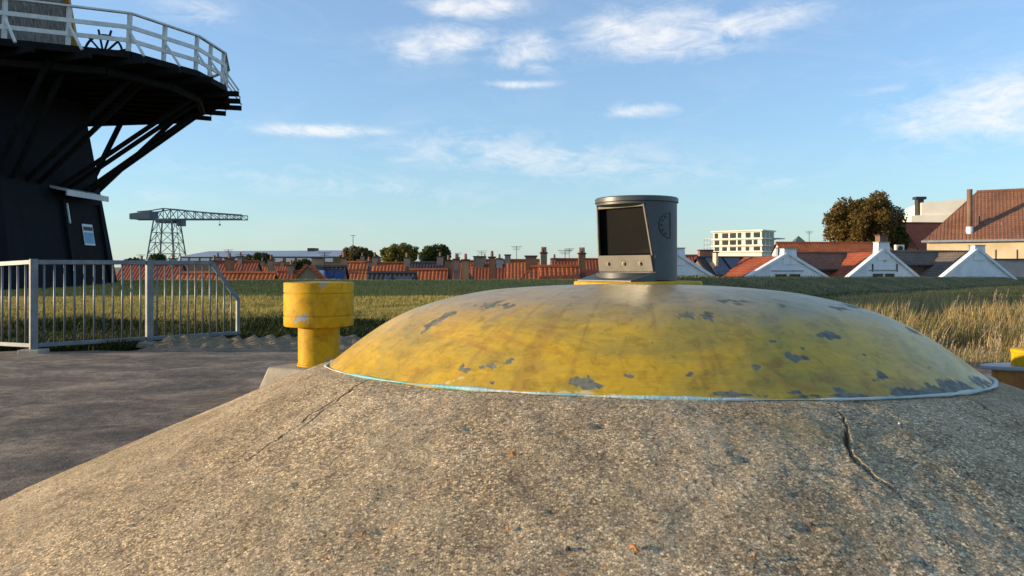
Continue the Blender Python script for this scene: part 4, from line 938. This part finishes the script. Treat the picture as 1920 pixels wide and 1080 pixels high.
for (ya, yb_) in ((438, 447.5), (451.5, 460), (464, 471)):
    for k in range(6):
        u0 = .5 + k * 2.5; u1 = u0 + random.choice((1.2, 1.6, 2.0)); MB().prism([apt(u0, -.03, Za(yb_)), apt(u1, -.03, Za(yb_)), apt(u1, -.03, Za(ya)), apt(u0, -.03, Za(ya))], apt(0, .06, 0) - apt(0, 0, 0)).build('window', 'window_dark', ap_)
    for k in range(3):
        v0 = .6 + k * 2.8; MB().prism([apt(fw + .03, v0, Za(yb_)), apt(fw + .03, v0 + 1.8, Za(yb_)), apt(fw + .03, v0 + 1.8, Za(ya)), apt(fw + .03, v0, Za(ya))], apt(.05, 0, 0) - apt(0, 0, 0)).build('window', 'window_dark', ap_)
for (py) in (449.5, 462): MB().hexa([apt(fw, 7, Za(py)), apt(fw + 2.5, 7, Za(py)), apt(fw + 2.5, 11, Za(py)), apt(fw, 11, Za(py)), apt(fw, 7, Za(py) + .3), apt(fw + 2.5, 7, Za(py) + .3), apt(fw + 2.5, 11, Za(py) + .3), apt(fw, 11, Za(py) + .3)]).build('balcony', 'zinc', ap_)
sc = MB()
for u in (-3.0, -2.0, -1.0): sc.beam(apt(u, 0, TOWN), apt(u, 0, Za(446)), .12)
for py in (447, 455, 463): sc.beam(apt(-3.1, 0, Za(py)), apt(-.6, 0, Za(py)), .12)
tag(sc.build('scaffold', 'zinc', None), 'thin pale scaffold standing at the end of the apartment block', 'scaffold')
tt = at(1497, 458, 140); tw_ = thing('roof_turret', 'small green pyramid roof turret above the long orange roof', 'turret', (tt.x, 140, TOWN)); MB().box((tt.x - 1.0, 139, TOWN), (tt.x + 1.0, 141, tt.z)).build('shaft', 'offwhite_wall', tw_)
MB().poly([(tt.x - 1.35, 138.6, tt.z), (tt.x + 1.35, 138.6, tt.z), (tt.x + 1.35, 141.4, tt.z), (tt.x - 1.35, 141.4, tt.z), (tt.x, 140, tt.z + 1.6)], [(0, 1, 4), (1, 2, 4), (2, 3, 4), (3, 0, 4), (3, 2, 1, 0)]).build('pyramid_roof', 'crane_paint', tw_)
# long warehouse with grey roof
wd = 300.0; Zw = lambda py: EYE + (HZ - py) / F * wd; Xw = lambda px: (px - 960) / F * wd
wh = thing('warehouse', 'long low warehouse with pale grey roof and white window band under the crane', 'warehouse', (Xw(490), wd, TOWN))
MB().poly([(Xw(335), wd, Zw(481)), (Xw(668), wd, Zw(481)), (Xw(668), wd + 30, Zw(466)), (Xw(335), wd + 30, Zw(468)), (Xw(335), wd + 60, Zw(481)), (Xw(668), wd + 60, Zw(481))], [(0, 1, 2, 3), (3, 2, 5, 4)]).build('roof', 'roof_metal_grey', wh)
MB().box((Xw(337), wd + .4, TOWN), (Xw(666), wd + 59, Zw(481.2))).build('wall', 'brick_brown', wh)
for a, b in ((340, 352), (356, 372), (376, 392), (396, 412), (416, 436), (440, 456), (514, 529), (536, 552), (557, 584), (588, 604), (608, 624)): MB().box((Xw(a), wd + .2, Zw(491)), (Xw(b), wd + .39, Zw(484))).build('window', 'window_pale', wh)
MB().box((Xw(543), wd + 26, Zw(469)), (Xw(559), wd + 32, Zw(462))).build('roof_vent', 'dark_trim', wh)
# weather vane mast on a small lantern
wv = at(662, 470, 160); mv = thing('vane_mast', 'thin mast with crossbars on a small roof lantern among the trees', 'mast', (wv.x, 160, TOWN))
MB().box((wv.x - .8, 159.2, TOWN), (wv.x + .8, 160.8, wv.z + .3)).build('lantern', 'offwhite_wall', mv); MB().lathe([(1.1, 0), (.9, .5), (.1, .9)], (wv.x, 160, wv.z + .3), 8).build('lantern_roof', 'crane_paint', mv)
mm_ = MB(); mm_.beam((wv.x, 160, wv.z + .9), (wv.x, 160, wv.z + 3.4), .10); mm_.beam((wv.x - .6, 160, wv.z + 3.2), (wv.x + .6, 160, wv.z + 3.25), .08); mm_.build('mast', 'dark_trim', mv)

# ------------------------------------------------------------------ trees
def tree(label, px0, px1, py0, py1, depth, mat, n_leaf, leaf, seed, group=None):
    rng = np.random.default_rng(seed); X = ((px0 + px1) / 2 - 960) / F * depth; zt_ = EYE + (HZ - py0) / F * depth; zb2 = EYE + (HZ - py1) / F * depth; rw = (px1 - px0) / 2 / F * depth; rh = (zt_ - zb2) / 2
    root = thing('tree', label, 'tree', (X, depth, TOWN), group); zc = (zt_ + zb2) / 2
    tr = MB(); tr.cyl((X, depth, TOWN), (X + .1, depth, zc - rh * .3), .05 * rw + .12, 10, .03 * rw + .08); b0 = Vector((X + .1, depth, zc - rh * .35))
    cl_ = []
    for k in range(80):
        a = k * 2.39996 + rng.uniform(-.3, .3); e = -.8 + 1.75 * (k + .5) / 80 + rng.uniform(-.08, .08); e = min(.98, e); r_ = rng.uniform(.62, .84) if k % 3 else rng.uniform(.2, .55)
        cx, cy, cz_ = math.cos(a) * math.sqrt(max(0, 1 - e * e)) * r_ * rw, math.sin(a) * math.sqrt(max(0, 1 - e * e)) * r_ * rw, e * r_ * rh
        cl_.append((cx, cy, cz_, rng.uniform(.17, .28) * min(rw, rh * 1.2)))
        if k % 2 == 0: tr.cyl(b0, (X + cx, depth + cy, zc + cz_), .018 * rw + .04, 6, .03)
    tr.build('trunk', 'bark', root)
    cl_ = np.array(cl_); idx = rng.integers(0, len(cl_), n_leaf); dv = rng.normal(size=(n_leaf, 3)); dv /= np.linalg.norm(dv, axis=1)[:, None]
    rad = rng.uniform(.35, 1.08, n_leaf) ** .7; P = cl_[idx, :3] + dv * (rad * cl_[idx, 3])[:, None] + np.array([X, depth, zc])
    t1 = rng.normal(size=(n_leaf, 3)); t1 /= np.linalg.norm(t1, axis=1)[:, None]; t2 = np.cross(t1, rng.normal(size=(n_leaf, 3))); t2 /= np.linalg.norm(t2, axis=1)[:, None]
    s = (leaf * rng.uniform(.6, 1.3, n_leaf))[:, None]; v = np.stack([P - t1 * s, P + t2 * s * .55, P + t1 * s, P - t2 * s * .55], 1).reshape(-1, 3)
    f = np.arange(n_leaf * 4).reshape(-1, 4); mesh_obj('crown', v, f, mat, root)
tree('big russet autumn tree with dense round crown behind the white gables', 1540, 1698, 358, 480, 92, 'leaf_autumn', 32000, .16, 1)
tree('olive green bushy tree with sunlit left side beyond the terrace roofs', 710, 788, 455, 500, 125, 'leaf_olive', 6000, .26, 2)
tree('dark green tree right of the olive tree, sloping down to the chimneys', 782, 850, 457, 500, 130, 'leaf_green', 6000, .26, 3)
tree('brownish green tree around the little lantern mast', 634, 702, 462, 502, 140, 'leaf_autumn', 5000, .28, 4)
tree('green tree in front of the warehouse above the ribbed roof', 452, 516, 472, 512, 110, 'leaf_green', 5000, .24, 5)
tree('small dark tree left of the tan chimney before the warehouse', 540, 592, 486, 512, 105, 'leaf_green', 3500, .22, 6)
tree('dark tree at the foot of the crane tower', 278, 312, 474, 500, 190, 'leaf_green', 2500, .32, 8)
tree('dark low tree between windmill and crane', 228, 270, 482, 505, 180, 'leaf_green', 2500, .32, 9)
tree('low dark bush on the dike side behind the autumn tree', 1660, 1704, 420, 480, 90, 'leaf_green', 3500, .2, 10)

# ------------------------------------------------------------------ grass
def blades(name, P, h, w, lean, mat, seed, seg=1, wind=(.25, .05)):
    rng = np.random.default_rng(seed); n_ = len(P); a = rng.uniform(0, 2 * np.pi, n_); s = np.stack([np.cos(a), np.sin(a), 0 * a], 1) * (w * rng.uniform(.6, 1.4, n_))[:, None]
    b = rng.uniform(0, 2 * np.pi, n_); ln = lean * rng.uniform(.2, 1, n_) * h; tip = np.stack([np.cos(b) * ln + wind[0] * h * lean, np.sin(b) * ln + wind[1] * h, h * 1.0], 1)
    if seg == 1:
        v = np.stack([P - s, P + s, P + tip], 1).reshape(-1, 3); f = np.arange(n_ * 3).reshape(-1, 3)
    else:
        mid = tip * np.array([.35, .35, .58]); v = np.stack([P - s, P + s, P + mid + s * .8, P + mid - s * .8, P + tip], 1).reshape(-1, 3); o = np.arange(n_)[:, None] * 5
        f = np.concatenate([o + np.array([[0, 1, 2]]), o + np.array([[0, 2, 3]]), o + np.array([[3, 2, 4]])], 0)
    o_ = mesh_obj(name, v, f, mat); o_['kind'] = 'stuff'; return o_, P + tip
def wedge(n_, y0, y1, k0, k1, seed, xoff=0):
    rng = np.random.default_rng(seed); u = rng.uniform(0, 1, n_); y = 1 / (1 / y0 + u * (1 / y1 - 1 / y0)); x = (k0 + (k1 - k0) * rng.uniform(0, 1, n_)) * y + xoff
    return x, y
x, y = wedge(230000, 10.2, 34, -.80, .30, 1)
den = fbm(x, y, 1.4, 3, 91) + .5; k = RNG.uniform(0, 1, len(x)) < np.clip(den * 1.4 + .1, .1, 1); x, y = x[k], y[k]
inm = np.hypot(x - MC[0], y - MC[1]) > 6.6; x, y = x[inm], y[inm]
P = np.stack([x, y, terr(x, y) - .01], 1); hh = .035 + .075 * np.clip(fbm(x, y, .9, 3, 95) + .5, 0, 1) * RNG.uniform(.4, 1.2, len(x))
o, _ = blades('lawn_grass', P, hh, .010 + 0 * hh, .7, 'lawn_blades', 2); o['label'] = 'sunlit short olive grass on the dike behind the railing'; o['category'] = 'grass'
# rank weeds on the bank behind the platform, their green darkened for shadow
x, y = wedge(52000, 8.6, 11.3, -.86, .02, 3); k = (y > edge_y(np.minimum(x, -1)) + .1) & ~((x > -4.5) & (x < -.7) & (y < 9.5)); x, y = x[k], y[k]
P = np.stack([x, y, terr(x, y) - .01], 1); hh = (.05 + .22 * np.clip(fbm(x, y, 1.1, 3, 97) + .45, 0, 1)) * smooth(11.4, 10.7, y + .5 * fbm(x, y, .9, 2, 44)) * RNG.uniform(.4, 1.1, len(x))
o, _ = blades('weeds', P, hh, .013 + 0 * hh, .9, 'weed_blades', 4); o['label'] = 'green weeds darkened to look shaded along the bank under the railing'; o['category'] = 'weeds'
# green slope on the right
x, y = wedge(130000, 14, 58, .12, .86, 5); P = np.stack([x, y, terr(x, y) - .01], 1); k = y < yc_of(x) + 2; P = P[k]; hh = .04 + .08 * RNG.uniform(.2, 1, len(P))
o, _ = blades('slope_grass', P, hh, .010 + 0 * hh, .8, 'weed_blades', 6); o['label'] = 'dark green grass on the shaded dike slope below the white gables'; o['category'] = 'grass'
# tall dry grass beyond the cupola
x, y = wedge(70000, 7.0, 25, .34, .86, 7); k = fbm(x, y, .8, 3, 101) > -.06 + .006 * (y - 10); x, y = x[k], y[k]
perp = (x - 3) * .647 - (y - 28) * .762; k = perp > 3.2; x, y = x[k], y[k]
P = np.stack([x, y, terr(x, y) - .02], 1); hh = (.42 + .50 * (fbm(x, y, .6, 3, 103) + .4)) * RNG.uniform(.40, 1.08, len(x)) * np.clip(1.1 - (y - 7) * .012, .6, 1.2) * (.45 + .55 * smooth(.35, .50, x / y))
o, tips = blades('dry_grass', P, hh, .008 + 0 * hh, .38, 'dry_blades', 8, 2, (.5, .1)); o['label'] = 'tall straw coloured dry grass growing behind the yellow dome'; o['category'] = 'grass'
sel = RNG.choice(len(tips), 1500, replace=False); v = []; f = []
for i in sel:
    if hh[i] < .6: continue
    p = tips[i]; 
    for j in range(14):
        t = j / 14; c = p + np.array([.05 * t, .01 * t, .20 * t - .05]); a = RNG.uniform(0, 6.28); l = .028 * (1 - abs(t - .4)) ; d_ = np.array([math.cos(a) * l + .012, math.sin(a) * l, .035]); s_ = np.array([-math.sin(a), math.cos(a), 0]) * .006
        o_ = len(v); v += [c - s_, c + s_, c + d_]; f.append((o_, o_ + 1, o_ + 2))
o = mesh_obj('grass_plumes', v, f, 'dry_plumes'); o['kind'] = 'stuff'; o['label'] = 'feathery pale seed heads above the dry grass'; o['category'] = 'grass'

# ------------------------------------------------------------------ litter on the concrete
def on_cone(px, py): q = unproject(px, py, cone_z); return Vector(frame(q[0], q[1], float(cone_z(np.array(math.hypot(*q)))) + .004))
random.seed(11)
for (px, py, s) in ((960, 855, .010), (612, 1054, .006), (952, 997, .006), (1415, 1048, .007), (680, 1006, .008), (1190, 1035, .011)):
    p = on_cone(px, py); a = random.uniform(0, 6.28); pts = []
    for k in range(10):
        t = 2 * math.pi * k / 10; r_ = s * (1 + .25 * math.cos(2 * t) + random.uniform(-.15, .15)); pts.append(p + Vector((r_ * math.cos(t) * math.cos(a) - r_ * .6 * math.sin(t) * math.sin(a), r_ * math.cos(t) * math.sin(a) + r_ * .6 * math.sin(t) * math.cos(a), -.35 * (p.y - (p.y + r_ * math.sin(t + a))) + random.uniform(0, .006))))
    m_ = MB(); m_.poly(pts + [p + Vector((0, 0, .008))], [(k, (k + 1) % 10, 10) for k in range(10)]); tag(m_.build('fallen_leaf', 'leaf_litter'), 'small curled orange leaf lying on the concrete rake', 'leaf', 'fallen leaves on the concrete')
for (px, py, s, mt, lb, nm) in ((1338, 886, .006, 'white_chip', 'tiny white pebble lying on the concrete rake', 'pebble'), (1520, 986, .009, 'dark_chip', 'dark stone chip beside the long crack in the concrete', 'stone_chip'), (1065, 1031, .009, 'dark_chip', 'dark stone chip low on the front of the concrete', 'stone_chip'), (1686, 795, .005, 'white_chip', 'tiny pale pebble right of the long crack', 'pebble')):
    p = on_cone(px, py); m_ = MB(); pts = []
    for k in range(8):
        t = 2 * math.pi * k / 8; r_ = s * random.uniform(.7, 1.1); pts.append(p + Vector((r_ * math.cos(t), r_ * .7 * math.sin(t), -.004)))
    tp = [p + (q - p) * .5 + Vector((0, 0, s * .6)) for q in pts]
    m_.poly(pts + tp, [tuple(range(8))[::-1], tuple(range(8, 16))] + [(k, (k + 1) % 8, (k + 1) % 8 + 8, k + 8) for k in range(8)]); tag(m_.build(nm, mt), lb, 'stone')
